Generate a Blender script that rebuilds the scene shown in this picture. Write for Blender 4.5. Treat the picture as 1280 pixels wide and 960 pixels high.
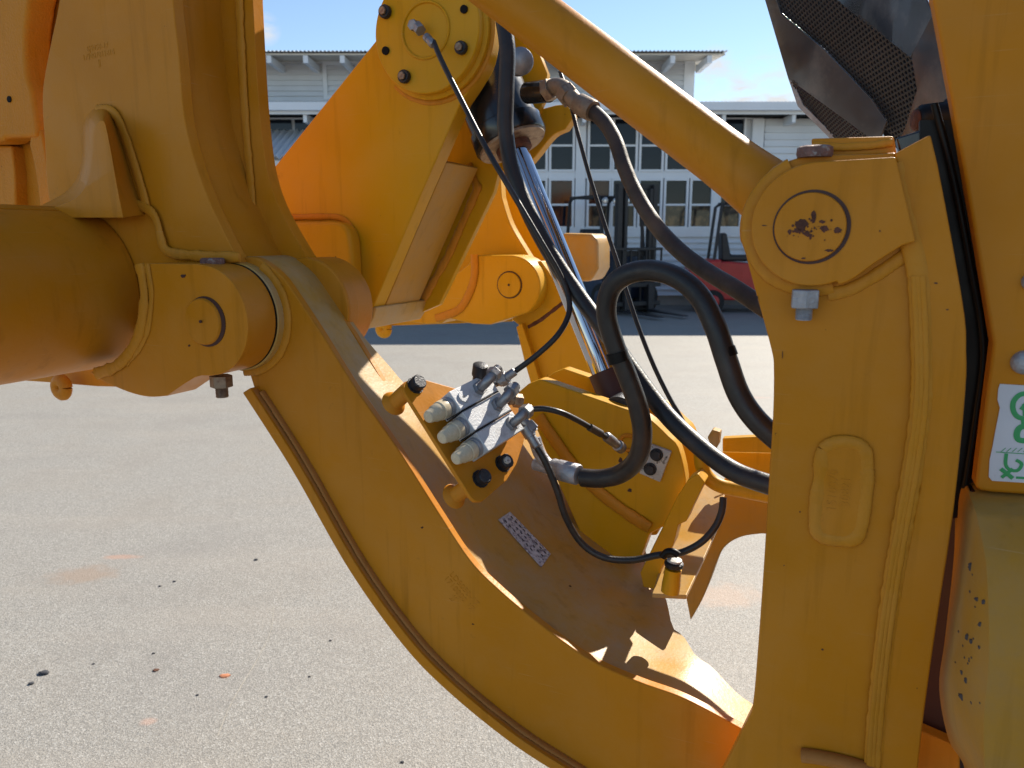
import bpy, bmesh, math, random
from mathutils import Vector, Matrix, noise
from mathutils.bvhtree import BVHTree
random.seed(7)
S = bpy.context.scene
for o in list(bpy.data.objects): bpy.data.objects.remove(o)
COL = S.collection
R = math.radians

# ------------------------------------------------------------------ camera
F = 960.0; PITCH = R(10.85); CAMH = 1.4
cd = bpy.data.cameras.new('camera'); cam = bpy.data.objects.new('camera', cd); COL.objects.link(cam)
cam.location = (0, 0, CAMH); cam.rotation_euler = (math.pi/2 - PITCH, 0, 0)
cd.sensor_width = 36; cd.lens = 36*F/1280; cd.clip_start = 0.02; cd.clip_end = 3000
cd.dof.use_dof = True; cd.dof.focus_distance = 1.05; cd.dof.aperture_fstop = 11
S.camera = cam
S.render.resolution_x = 1024; S.render.resolution_y = 768

# ------------------------------------------------------------------ light
SUN_AZ, SUN_EL = R(36), R(36)          # azimuth to the right of +Y
w = bpy.data.worlds.new('World'); S.world = w; w.use_nodes = True
nt = w.node_tree; nt.nodes.clear()
N = nt.nodes.new; LK = nt.links.new
sky = N('ShaderNodeTexSky'); sky.sky_type = 'NISHITA'; sky.sun_disc = False
sky.sun_elevation = SUN_EL; sky.sun_rotation = SUN_AZ; sky.air_density = 1.0; sky.dust_density = 0.05; sky.ozone_density = 1.9
bg = N('ShaderNodeBackground'); bg.inputs[1].default_value = 0.09
out = N('ShaderNodeOutputWorld')
tc = N('ShaderNodeTexCoord'); sep = N('ShaderNodeSeparateXYZ'); LK(tc.outputs['Generated'], sep.inputs[0])
mp = N('ShaderNodeMapping'); mp.inputs['Scale'].default_value = (1, 1, 2.4); mp.inputs['Location'].default_value = (1.7, .35, .2); LK(tc.outputs['Generated'], mp.inputs[0])
nz = N('ShaderNodeTexNoise'); nz.inputs['Scale'].default_value = 4.3; nz.inputs['Detail'].default_value = 9; nz.inputs['Roughness'].default_value = .62
LK(mp.outputs[0], nz.inputs['Vector'])
cr = N('ShaderNodeValToRGB'); cr.color_ramp.elements[0].position = .56; cr.color_ramp.elements[1].position = .72
LK(nz.outputs['Fac'], cr.inputs[0])
mx = N('ShaderNodeMix'); mx.data_type = 'RGBA'
def cloud_at(x, y, rad):
    d = (Vector((0, math.cos(PITCH), -math.sin(PITCH))) + Vector((1, 0, 0))*((x-640)/F) + Vector((0, math.sin(PITCH), math.cos(PITCH)))*((480-y)/F)).normalized()
    a = N('ShaderNodeVectorMath'); a.operation = 'DISTANCE'; LK(tc.outputs['Generated'], a.inputs[0]); a.inputs[1].default_value = d
    b = N('ShaderNodeMapRange'); b.inputs[1].default_value = rad; b.inputs[2].default_value = rad*.25; LK(a.outputs['Value'], b.inputs[0]); return b.outputs[0]
add = None
for q in ((893, 88, .03), (925, 128, .06), (985, 140, .09), (330, 36, .02), (2600, 60, .30), (-900, 40, .3), (-1500, -200, .4)):
    o_ = cloud_at(*q)
    if add is None: add = o_
    else:
        k = N('ShaderNodeMath'); k.operation = 'MAXIMUM'; LK(add, k.inputs[0]); LK(o_, k.inputs[1]); add = k.outputs[0]
nz2 = N('ShaderNodeTexNoise'); nz2.inputs['Scale'].default_value = 26; nz2.inputs['Detail'].default_value = 8; nz2.inputs['Roughness'].default_value = .62; LK(mp.outputs[0], nz2.inputs['Vector'])
k = N('ShaderNodeMapRange'); k.inputs[1].default_value = .34; k.inputs[2].default_value = .62; LK(nz2.outputs['Fac'], k.inputs[0])
mu = N('ShaderNodeMath'); mu.operation = 'MULTIPLY'; LK(add, mu.inputs[0]); LK(k.outputs[0], mu.inputs[1]); LK(mu.outputs[0], mx.inputs['Factor']); LK(sky.outputs[0], mx.inputs['A']); mx.inputs['B'].default_value = (5.2, 5.3, 5.4, 1)
LK(mx.outputs['Result'], bg.inputs[0]); LK(bg.outputs[0], out.inputs[0])
sd = bpy.data.lights.new('sun', 'SUN'); sd.energy = 5.0; sd.angle = R(.5); sd.color = (1, .92, .79)
sun = bpy.data.objects.new('sun', sd); COL.objects.link(sun)
sdir = Vector((math.sin(SUN_AZ)*math.cos(SUN_EL), math.cos(SUN_AZ)*math.cos(SUN_EL), math.sin(SUN_EL)))
sun.rotation_euler = sdir.to_track_quat('Z', 'Y').to_euler(); sun.location = (4, 6, 8)
S.view_settings.view_transform = 'Standard'; S.view_settings.look = 'None'
S.view_settings.exposure = 0.8; S.view_settings.gamma = 1
S.render.engine = 'CYCLES'
S.cycles.max_bounces = 8; S.cycles.diffuse_bounces = 2; S.cycles.glossy_bounces = 4

# ------------------------------------------------------------------ geometry of the place
TH = R(24)
U = Vector((math.cos(TH), -math.sin(TH), 0)); V = Vector((math.sin(TH), math.cos(TH), 0)); Z = Vector((0, 0, 1))
C0 = Vector((0, 0, CAMH))
CF = Vector((0, math.cos(PITCH), -math.sin(PITCH))); CU = Vector((0, math.sin(PITCH), math.cos(PITCH))); CR = Vector((1, 0, 0))
def ray(x, y): return CF + CR*((x-640)/F) + CU*((480-y)/F)
def PN(x, y, p0, n):
    r = ray(x, y); return C0 + r*((p0-C0).dot(n)/r.dot(n))
def PV(x, y, v):                       # on the plane V = v (parallel to the machine's side)
    r = ray(x, y); return C0 + r*(v/r.dot(V))
def PY(x, y, Y):
    r = ray(x, y); return C0 + r*(Y/r.y)
def PZ(x, y, z=0.0):
    r = ray(x, y); return C0 + r*((z-CAMH)/r.z)
def px_of(p):
    d = p-C0; f = d.dot(CF); return (640+F*d.dot(CR)/f, 480-F*d.dot(CU)/f)
def mpp(p): return (p-C0).dot(CF)/F     # metres per photo pixel there

# ------------------------------------------------------------------ materials
def newmat(name):
    m = bpy.data.materials.new(name); m.use_nodes = True
    return m, m.node_tree, m.node_tree.nodes['Principled BSDF']
def mat(name, col, rough=.5, metal=0, var=.08, vscale=6, bump=0, bscale=300, col2=None, thr=(.5, .62), pscale=30, spec=.5, rvar=.08, coat=0):
    m, t, b = newmat(name)
    n = t.nodes.new; l = t.links.new
    co = n('ShaderNodeTexCoord')
    nz = n('ShaderNodeTexNoise'); nz.inputs['Scale'].default_value = vscale; nz.inputs['Detail'].default_value = 6
    l(co.outputs['Object'], nz.inputs['Vector'])
    mr = n('ShaderNodeMapRange'); mr.inputs[1].default_value = .3; mr.inputs[2].default_value = .7
    mr.inputs[3].default_value = 1-var; mr.inputs[4].default_value = 1+var
    l(nz.outputs['Fac'], mr.inputs[0])
    mul = n('ShaderNodeMix'); mul.data_type = 'RGBA'; mul.blend_type = 'MULTIPLY'; mul.inputs['Factor'].default_value = 1
    mul.inputs['A'].default_value = (*col, 1)
    l(mr.outputs[0], mul.inputs['B'])
    last = mul.outputs['Result']
    if col2:
        n2 = n('ShaderNodeTexNoise'); n2.inputs['Scale'].default_value = pscale; n2.inputs['Detail'].default_value = 8; n2.inputs['Roughness'].default_value = .65
        l(co.outputs['Object'], n2.inputs['Vector'])
        rp = n('ShaderNodeMapRange'); rp.inputs[1].default_value = thr[0]; rp.inputs[2].default_value = thr[1]
        l(n2.outputs['Fac'], rp.inputs[0])
        m2 = n('ShaderNodeMix'); m2.data_type = 'RGBA'; l(rp.outputs[0], m2.inputs['Factor']); l(last, m2.inputs['A']); m2.inputs['B'].default_value = (*col2, 1)
        last = m2.outputs['Result']
    l(last, b.inputs['Base Color'])
    n3 = n('ShaderNodeTexNoise'); n3.inputs['Scale'].default_value = vscale*3; n3.inputs['Detail'].default_value = 5
    l(co.outputs['Object'], n3.inputs['Vector'])
    r2 = n('ShaderNodeMapRange'); r2.inputs[1].default_value = .3; r2.inputs[2].default_value = .7
    r2.inputs[3].default_value = max(.02, rough-rvar); r2.inputs[4].default_value = min(1, rough+rvar)
    l(n3.outputs['Fac'], r2.inputs[0]); l(r2.outputs[0], b.inputs['Roughness'])
    b.inputs['Metallic'].default_value = metal; b.inputs['Specular IOR Level'].default_value = spec
    if coat: b.inputs['Coat Weight'].default_value = coat; b.inputs['Coat Roughness'].default_value = .15
    if bump:
        n4 = n('ShaderNodeTexNoise'); n4.inputs['Scale'].default_value = bscale; n4.inputs['Detail'].default_value = 4
        l(co.outputs['Object'], n4.inputs['Vector'])
        bp = n('ShaderNodeBump'); bp.inputs['Strength'].default_value = bump; bp.inputs['Distance'].default_value = .002
        l(n4.outputs['Fac'], bp.inputs['Height']); l(bp.outputs[0], b.inputs['Normal'])
    return m
YC = (.565, .206, .006)
M = {}
def yellow(name, col, rough=.36, bump=.14, bscale=220, dust=.14, chips=True, dcol=(.55, .36, .17)):
    """painted steel: orange peel, faint dust film, a few tiny chips"""
    m, t, b = newmat(name); n = t.nodes.new; l = t.links.new
    co = n('ShaderNodeTexCoord')
    def nzf(scale, det=6, ro=.55):
        k = n('ShaderNodeTexNoise'); k.inputs['Scale'].default_value = scale; k.inputs['Detail'].default_value = det; k.inputs['Roughness'].default_value = ro
        l(co.outputs['Object'], k.inputs['Vector']); return k.outputs['Fac']
    def rng(src, a, bb, c, d):
        k = n('ShaderNodeMapRange'); k.inputs[1].default_value = a; k.inputs[2].default_value = bb; k.inputs[3].default_value = c; k.inputs[4].default_value = d
        l(src, k.inputs[0]); return k.outputs[0]
    def mix(a, bb, f):
        k = n('ShaderNodeMix'); k.data_type = 'RGBA'
        if hasattr(a, 'links'): l(a, k.inputs['A'])
        else: k.inputs['A'].default_value = (*a, 1)
        if hasattr(bb, 'links'): l(bb, k.inputs['B'])
        else: k.inputs['B'].default_value = (*bb, 1)
        l(f, k.inputs['Factor']); return k.outputs['Result']
    big = nzf(3.5, 3)
    c = mix(tuple(x*.92 for x in col), tuple(min(1, x*1.06) for x in col), rng(big, .35, .65, 0, 1))
    dustf = rng(nzf(9, 8, .7), .42, .75, .02, dust)
    c = mix(c, dcol, dustf)
    def aniso(sc, det=4):
        mpn = n('ShaderNodeMapping'); mpn.inputs['Scale'].default_value = sc; l(co.outputs['Object'], mpn.inputs[0])
        k = n('ShaderNodeTexNoise'); k.inputs['Scale'].default_value = 1; k.inputs['Detail'].default_value = det; k.inputs['Roughness'].default_value = .6
        l(mpn.outputs[0], k.inputs['Vector']); return k.outputs['Fac']
    c = mix(c, tuple(x*.55 for x in col), rng(aniso((46, 46, 3.2)), .56, .82, 0, .55))      # washed-down dirt runs
    c = mix(c, (.60, .44, .24), rng(aniso((9, 9, 420), 2), .70, .80, 0, .28))                # hairline scuffs
    c = mix(c, (.20, .085, .02), rng(nzf(27, 7, .75), .64, .80, 0, .5))                      # grease and rust tint
    if chips:
        c = mix(c, (.06, .022, .012), rng(nzf(62, 3, .5), .765, .785, 0, 1))
    l(c, b.inputs['Base Color']); b.inputs['Specular IOR Level'].default_value = .14
    l(rng(nzf(14, 5), .3, .7, rough-.05, rough+.12), b.inputs['Roughness'])
    bp = n('ShaderNodeBump'); bp.inputs['Strength'].default_value = bump; bp.inputs['Distance'].default_value = .0015
    l(nzf(bscale, 2), bp.inputs['Height'])
    bp2 = n('ShaderNodeBump'); bp2.inputs['Strength'].default_value = .25; bp2.inputs['Distance'].default_value = .004
    l(nzf(12, 2), bp2.inputs['Height']); l(bp2.outputs[0], bp.inputs['Normal'])
    l(bp.outputs[0], b.inputs['Normal'])
    return m
M['yellow'] = yellow('yellow_paint', YC)
M['bounce_yellow'] = yellow('bounce_tinted_yellow', (.62, .31, .004))  # same yellow paint, tinted for light bounced between the rear parts
M['panel'] = yellow('panel_paint', YC, rough=.42, bump=.06, dust=.12, chips=False)
M['cast'] = yellow('painted_casting', YC, bump=.8, bscale=260, rough=.42)
M['weld'] = yellow('painted_weld', (.57, .225, .012), bump=.5, bscale=160, rough=.36, chips=False)
M['rail'] = yellow('reddish_weld', (.44, .17, .035), bump=.4, bscale=120, rough=.36, chips=False)
M['tan'] = yellow('dusty_sky_sheen_paint', (.52, .29, .06), dust=.85, rough=.34, dcol=(.42, .34, .23))  # dust, plus the grey sheen of reflected sky put into the colour
M['drab'] = yellow('dusty_and_shaded_paint', (.50, .245, .03), dust=.5, rough=.45, dcol=(.30, .22, .13))  # dusty on the lower box; painted-in shade on the rear cross member
M['rubber'] = mat('black_rubber', (.018, .016, .015), .42, var=.25, vscale=20, bump=.2, bscale=350, col2=(.07, .045, .03), thr=(.5, .85), pscale=11, spec=.45)
M['rubber2'] = mat('dusty_brown_rubber', (.035, .024, .017), .6, var=.3, vscale=20, bump=.2, bscale=350, col2=(.12, .075, .045), thr=(.45, .8), pscale=11)
M['black'] = mat('black_paint', (.008, .009, .011), .22, var=.1, vscale=10, spec=.6)
M['seal'] = mat('black_seal', (.003, .003, .003), .45, var=.1, spec=.22)
M['steel'] = mat('zinc_fitting', (.28, .28, .29), .42, metal=.75, var=.2, vscale=60, bump=.2, bscale=600)
M['darksteel'] = mat('dark_oxide_steel', (.035, .035, .04), .45, metal=.5, var=.3, vscale=80, bump=.5, bscale=500)
M['brownsteel'] = mat('weathered_fitting', (.3, .22, .15), .5, metal=.55, var=.25, vscale=50, bump=.3, bscale=400, col2=(.12, .05, .03), thr=(.5, .7), pscale=60)
M['whitesteel'] = mat('worn_white_paint', (.50, .49, .47), .5, var=.15, vscale=50, bump=.3, bscale=400, col2=(.1, .08, .07), thr=(.55, .63), pscale=120)
M['block'] = mat('aluminium_block', (.62, .63, .65), .5, metal=.15, var=.12, vscale=40, bump=.25, bscale=400, col2=(.33, .32, .31), thr=(.5, .75), pscale=45)
M['chrome'] = mat('chrome_rod', (.42, .42, .45), .07, metal=1, var=.02, rvar=.02)
M['rust'] = mat('rust', (.10, .035, .02), .85, var=.4, vscale=90, bump=.8, bscale=300)
M['rustpink'] = mat('rusty_zinc', (.19, .10, .085), .7, metal=.2, var=.3, vscale=70, bump=1, bscale=250, col2=(.30, .27, .26), thr=(.55, .65), pscale=180)
M['cap'] = mat('plastic_cap', (.62, .52, .36), .3, var=.1, vscale=60, col2=(.42, .33, .22), thr=(.5, .8), pscale=40)
M['galv'] = mat('galvanised', (.36, .36, .38), .5, metal=.4, var=.2, vscale=80, bump=.6, bscale=250)
M['smoke'] = mat('smoked_guard', (.05, .057, .07), .16, var=.35, vscale=9, rvar=.1, spec=.9, col2=(.16, .155, .15), thr=(.5, .8), pscale=9)
M['mesh'] = mat('black_mesh', (.022, .022, .024), .5, var=.2, spec=.35)
M['scuff'] = mat('scuffed_paint', (.50, .30, .10), .6, var=.3)
M['decal'] = mat('white_decal', (.62, .62, .66), .35, var=.05, vscale=20)
M['green'] = mat('green_print', (.03, .33, .10), .4, var=.05)
M['ink'] = mat('worn_ink', (.07, .07, .09), .6, var=.3)
M['wall'] = mat('white_weatherboard', (.78, .82, .86), .6, var=.05, vscale=1.5)
M['trim'] = mat('white_trim', (.82, .86, .90), .5, var=.04, vscale=2)
M['roofwhite'] = mat('corrugated_roof', (.60, .61, .62), .4, var=.08, vscale=2)
M['soffit'] = mat('cream_soffit', (.72, .66, .56), .6, var=.05)
M['glass'] = mat('window_glass', (.009, .013, .022), .05, var=.3, vscale=2, spec=.32, rvar=.02)
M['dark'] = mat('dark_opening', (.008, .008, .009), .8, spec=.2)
M['glassb'] = mat('window_with_blind', (.07, .022, .012), .08, var=.3, vscale=3, spec=.4, rvar=.02)
M['glassc'] = mat('window_with_shelves', (.05, .045, .04), .08, var=.6, vscale=6, spec=.4, rvar=.02, col2=(.2, .13, .07), thr=(.5, .62), pscale=5)
M['concrete_base'] = mat('concrete_base', (.35, .34, .32), .8)
M['red'] = mat('red_paint', (.42, .02, .018), .35, var=.1)
M['blackplastic'] = mat('black_plastic', (.018, .018, .02), .5)
M['navy'] = mat('navy_paint', (.02, .035, .07), .4)
M['tyre'] = mat('tyre_rubber', (.015, .015, .015), .8, bump=.5, bscale=60)
M['lamp'] = mat('lamp_lens', (.75, .75, .75), .1, metal=.6)
M['orange'] = mat('orange_cover', (.5, .12, .02), .5)
M['leaf'] = mat('dry_leaf', (.12, .05, .025), .8)
M['stone'] = mat('dark_stone', (.05, .05, .055), .8, bump=.5)
M['clay'] = mat('orange_clay', (.50, .20, .10), .9)
M['maroon'] = mat('primer_and_recess_shade', (.055, .018, .012), .6)  # also stands for shade on the recess wall

# ------------------------------------------------------------------ object helpers
WL = {}
def new_empty(name, loc, label=None, cat=None, group=None):
    o = bpy.data.objects.new(name, None); COL.objects.link(o); o.location = loc; o.empty_display_size = .1
    WL[o] = Vector(loc)
    if label: o['label'] = label; o['category'] = cat
    if group: o['group'] = group
    return o
def obj(name, bm, m, parent=None, bev=0, seg=2, smooth=40, label=None, kind=None, cat=None, group=None, recalc=True):
    if recalc: bmesh.ops.recalc_face_normals(bm, faces=bm.faces)
    xs = [v.co for v in bm.verts]
    c = Vector([(min(p[i] for p in xs)+max(p[i] for p in xs))/2 for i in range(3)])
    for v in bm.verts: v.co -= c
    me = bpy.data.meshes.new(name); bm.to_mesh(me); bm.free()
    o = bpy.data.objects.new(name, me); COL.objects.link(o)
    me.materials.append(M[m] if isinstance(m, str) else m)
    if smooth:
        me.polygons.foreach_set('use_smooth', [True]*len(me.polygons)); me.set_sharp_from_angle(angle=R(smooth))
    o.location = c - (WL[parent] if parent else Vector()); WL[o] = c
    if parent: o.parent = parent
    if bev:
        b = o.modifiers.new('bevel', 'BEVEL'); b.width = bev; b.segments = seg; b.limit_method = 'ANGLE'; b.angle_limit = R(35); b.harden_normals = True
    if label: o['label'] = label
    if cat: o['category'] = cat
    if group: o['group'] = group
    if kind: o['kind'] = kind
    return o
def cat(pts, n=8, closed=False):
    """Catmull-Rom through tuples/vectors of any length"""
    P = [tuple(p) for p in pts]; res = []; L = len(P)
    rngs = range(L) if closed else range(L-1)
    for i in rngs:
        g = lambda k: P[k % L] if closed else P[min(max(k, 0), L-1)]
        a, b, c, d = g(i-1), g(i), g(i+1), g(i+2)
        for j in range(n):
            t = j/n
            res.append(tuple(.5*((2*b[k])+(-a[k]+c[k])*t+(2*a[k]-5*b[k]+4*c[k]-d[k])*t*t+(-a[k]+3*b[k]-3*c[k]+d[k])*t**3) for k in range(len(a))))
    if not closed: res.append(P[-1])
    return res
def pts3(px, v): return [p if isinstance(p, Vector) else PV(p[0], p[1], v) for p in px]
def prism(bm, pts, off):
    """closed solid: polygon pts and the same shifted by off"""
    a = [bm.verts.new(p) for p in pts]; b = [bm.verts.new(p+off) for p in pts]
    bm.faces.new(a); bm.faces.new(list(reversed(b)))
    for i in range(len(a)):
        j = (i+1) % len(a); bm.faces.new((a[i], b[i], b[j], a[j]))
def plate(name, px, v, t, m='yellow', parent=None, bev=.002, **k):
    bm = bmesh.new(); prism(bm, pts3(px, v), V*t); return obj(name, bm, m, parent, bev=bev, **k)
def arc(c, r, a0, a1, n=24, ru=None):
    return [c + U*((ru or r)*math.cos(R(a0+(a1-a0)*i/n))) + Z*(r*math.sin(R(a0+(a1-a0)*i/n))) for i in range(n+1)]
def frame(d):
    d = d.normalized(); a = Vector((0, 0, 1)) if abs(d.z) < .9 else Vector((1, 0, 0))
    x = d.cross(a).normalized(); return x, d.cross(x).normalized(), d
def ringcyl(bm, p0, p1, r0, r1=None, n=32, cap=True):
    r1 = r0 if r1 is None else r1
    x, y, d = frame(p1-p0)
    a = [bm.verts.new(p0+(x*math.cos(2*math.pi*i/n)+y*math.sin(2*math.pi*i/n))*r0) for i in range(n)]
    b = [bm.verts.new(p1+(x*math.cos(2*math.pi*i/n)+y*math.sin(2*math.pi*i/n))*r1) for i in range(n)]
    for i in range(n):
        j = (i+1) % n; bm.faces.new((a[i], a[j], b[j], b[i]))
    if cap: bm.faces.new(list(reversed(a))); bm.faces.new(b)
def lathe(bm, p0, d, prof, n=32):
    """prof: list of (distance along d, radius)"""
    x, y, d = frame(d); rings = []
    for (h, r) in prof:
        rings.append([bm.verts.new(p0+d*h+(x*math.cos(2*math.pi*i/n)+y*math.sin(2*math.pi*i/n))*max(r, 1e-5)) for i in range(n)])
    for a, b in zip(rings, rings[1:]):
        for i in range(n):
            j = (i+1) % n; bm.faces.new((a[i], a[j], b[j], b[i]))
    bm.faces.new(list(reversed(rings[0]))); bm.faces.new(rings[-1])
def sweep(bm, pts, r, n=14, flat=1.0, up=None, rn=0.0, seed=0):
    """tube along pts; r number or list; rn = relative ripple"""
    pts = [Vector(p) for p in pts]
    t0 = (pts[1]-pts[0]).normalized(); x, y, _ = frame(t0)
    if up is not None:
        y = (up-t0*up.dot(t0)).normalized(); x = y.cross(t0)
    rings = []
    for i, p in enumerate(pts):
        t = (pts[min(i+1, len(pts)-1)]-pts[max(i-1, 0)]).normalized()
        x = (x-t*x.dot(t)).normalized(); y = t.cross(x).normalized()
        if up is not None:
            y = (up-t*up.dot(t)).normalized(); x = y.cross(t)
        rr = r[i] if isinstance(r, (list, tuple)) else r
        if rn: rr *= 1+rn*(.9*noise.noise(Vector((i*.16, seed*3.1, 0)))+.5*noise.noise(Vector((i*1.3, seed, 4))))+(.05 if i % 2 else -.03)*(rn > .12)
        rings.append([bm.verts.new(p+x*(rr*math.cos(2*math.pi*k/n))+y*(rr*flat*math.sin(2*math.pi*k/n))) for k in range(n)])
    for a, b in zip(rings, rings[1:]):
        for k in range(n):
            j = (k+1) % n; bm.faces.new((a[k], a[j], b[j], b[k]))
    bm.faces.new(list(reversed(rings[0]))); bm.faces.new(rings[-1])
def resample(pts, step):
    out_ = [pts[0]]; acc = 0
    for a, b in zip(pts, pts[1:]):
        L = (b-a).length; d = step-acc
        while d <= L: out_.append(a+(b-a)*(d/L)); d += step
        acc = (acc+L) % step if L else acc
    out_.append(pts[-1]); return out_
_bs = [0]
def bead(name, pts, r, parent, m='weld', flat=.42, rn=.35, n=12, step=.0025, up=V):
    _bs[0] += 1; bm = bmesh.new()
    sweep(bm, resample([Vector(p) for p in pts], step), r*1.15, n=n, flat=flat, rn=rn, seed=_bs[0], up=up)
    return obj(name, bm, m, parent, smooth=70)
def hexa(bm, p, d, r, h, rot=0, n=6):
    x, y, d = frame(d)
    pts = [p+(x*math.cos(rot+2*math.pi*i/n)+y*math.sin(rot+2*math.pi*i/n))*r for i in range(n)]
    prism(bm, pts, d*h)
def box(bm, c, sx, sy, sz, ax=CR, ay=Vector((0, 1, 0)), az=Z):
    pts = [c+ax*(sx/2*i)+ay*(sy/2*j)-az*(sz/2) for i, j in ((-1, -1), (1, -1), (1, 1), (-1, 1))]
    prism(bm, pts, az*sz)
def boxw(bm, x0, x1, y0, y1, z0, z1):
    box(bm, Vector(((x0+x1)/2, (y0+y1)/2, (z0+z1)/2)), x1-x0, y1-y0, z1-z0)
def text_bm(s, p, ax, ay, size, depth=.0006, align='CENTER', space=1.0):
    """lettering as real raised geometry"""
    cu = bpy.data.curves.new('lettering', 'FONT'); cu.body = s; cu.size = size; cu.extrude = depth; cu.align_x = align; cu.space_line = .95; cu.space_character = space
    cu.resolution_u = 2
    o = bpy.data.objects.new('lettering', cu); COL.objects.link(o)
    me = bpy.data.meshes.new_from_object(o)
    bm = bmesh.new(); bm.from_mesh(me)
    bpy.data.objects.remove(o); bpy.data.curves.remove(cu); bpy.data.meshes.remove(me)
    ax = ax.normalized(); ay = (ay-ax*ay.dot(ax)).normalized(); az = ax.cross(ay)
    for v in bm.verts: v.co = p+ax*v.co.x+ay*v.co.y+az*v.co.z
    return bm
def chip(bm, x, y, s, v, k=15, sx=1, sy=1, t=.0006):
    """irregular flake; s in photo pixels"""
    ph = random.random()*9
    c = [(x+s*sx*(.5+.5*random.random())*math.cos(a), y+s*sy*(.5+.5*random.random())*math.sin(a)) for a in [2*math.pi*i/k for i in range(k)]]
    prism(bm, [PV(px, py, v-t) for px, py in c], V*t)

# ------------------------------------------------------------------ ground
def ground_mat():
    m, t, b = newmat('worn_asphalt'); n = t.nodes.new; l = t.links.new
    co = n('ShaderNodeTexCoord')
    def nzf(scale, det=6, ro=.55, vec=None):
        k = n('ShaderNodeTexNoise'); k.inputs['Scale'].default_value = scale; k.inputs['Detail'].default_value = det; k.inputs['Roughness'].default_value = ro
        l(vec or co.outputs['Object'], k.inputs['Vector']); return k.outputs['Fac']
    def rng(src, a, bb, c, d):
        k = n('ShaderNodeMapRange'); k.inputs[1].default_value = a; k.inputs[2].default_value = bb; k.inputs[3].default_value = c; k.inputs[4].default_value = d
        l(src, k.inputs[0]); return k.outputs[0]
    def mix(a, bb, f, bt='MIX'):
        k = n('ShaderNodeMix'); k.data_type = 'RGBA'; k.blend_type = bt
        for s, q in (('A', a), ('B', bb)):
            if hasattr(q, 'links'): l(q, k.inputs[s])
            else: k.inputs[s].default_value = (*q, 1)
        if hasattr(f, 'links'): l(f, k.inputs['Factor'])
        else: k.inputs['Factor'].default_value = f
        return k.outputs['Result']
    vor = n('ShaderNodeTexVoronoi'); vor.inputs['Scale'].default_value = 260; l(co.outputs['Object'], vor.inputs['Vector'])
    sp = n('ShaderNodeSeparateColor'); l(vor.outputs['Color'], sp.inputs[0])
    c = mix((.205, .193, .172), (.33, .31, .274), rng(sp.outputs[0], .1, .9, 0, 1))
    c = mix(c, (.52, .505, .47), rng(sp.outputs[1], .80, .9, 0, .5))
    c = mix(c, (.11, .105, .10), rng(sp.outputs[2], .90, .95, 0, .4))
    c = mix(c, (.30, .245, .18), rng(nzf(2.2, 7, .65), .45, .8, 0, .32))
    c = mix(c, (.17, .173, .178), rng(nzf(1.1, 8, .7), .5, .8, 0, .5))
    mp = n('ShaderNodeMapping'); mp.inputs['Scale'].default_value = (.35, 2.4, 1); mp.inputs['Rotation'].default_value = (0, 0, .12); l(co.outputs['Object'], mp.inputs[0])
    c = mix(c, (.37, .325, .27), rng(nzf(1.3, 5, .6, mp.outputs[0]), .5, .8, 0, .35))
    # clay stains, each with its own place
    def stain(c, x, y, rx, ry, col, s):
        p = PZ(x, y); v = n('ShaderNodeVectorMath'); v.operation = 'SUBTRACT'; l(co.outputs['Object'], v.inputs[0]); v.inputs[1].default_value = (p.x, p.y, 0)
        v2 = n('ShaderNodeVectorMath'); v2.operation = 'DIVIDE'; l(v.outputs[0], v2.inputs[0]); v2.inputs[1].default_value = (rx, ry, 1)
        ln = n('ShaderNodeVectorMath'); ln.operation = 'LENGTH'; l(v2.outputs[0], ln.inputs[0])
        ad = n('ShaderNodeMath'); ad.operation = 'ADD'; l(ln.outputs['Value'], ad.inputs[0]); l(rng(nzf(11, 6, .7), .2, .8, -.55, .55), ad.inputs[1])
        return mix(c, col, rng(ad.outputs[0], 1.0, .45, 0, s))
    c = stain(c, 105, 718, .17, .10, (.30, .22, .16), .65)
    c = stain(c, 150, 696, .10, .03, (.45, .26, .18), .55)
    c = stain(c, 281, 845, .018, .016, (.62, .26, .14), 1.0)
    c = stain(c, 185, 902, .03, .02, (.50, .30, .22), .45)
    c = stain(c, 905, 745, .20, .12, (.45, .31, .22), .5)
    c = stain(c, 935, 497, .25, .05, (.5, .27, .2), .35)
    l(c, b.inputs['Base Color']); b.inputs['Roughness'].default_value = .72
    bp = n('ShaderNodeBump'); bp.inputs['Strength'].default_value = .5; bp.inputs['Distance'].default_value = .002
    l(vor.outputs['Distance'], bp.inputs['Height']); l(bp.outputs[0], b.inputs['Normal'])
    return m
bm = bmesh.new()
g = [bm.verts.new((x, y, 0)) for x, y in ((-600, -600), (600, -600), (600, 900), (-600, 900))]; bm.faces.new(g)
me = bpy.data.meshes.new('ground'); bm.to_mesh(me); bm.free(); me.materials.append(ground_mat())
gr = bpy.data.objects.new('ground', me); COL.objects.link(gr); gr['kind'] = 'structure'
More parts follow.
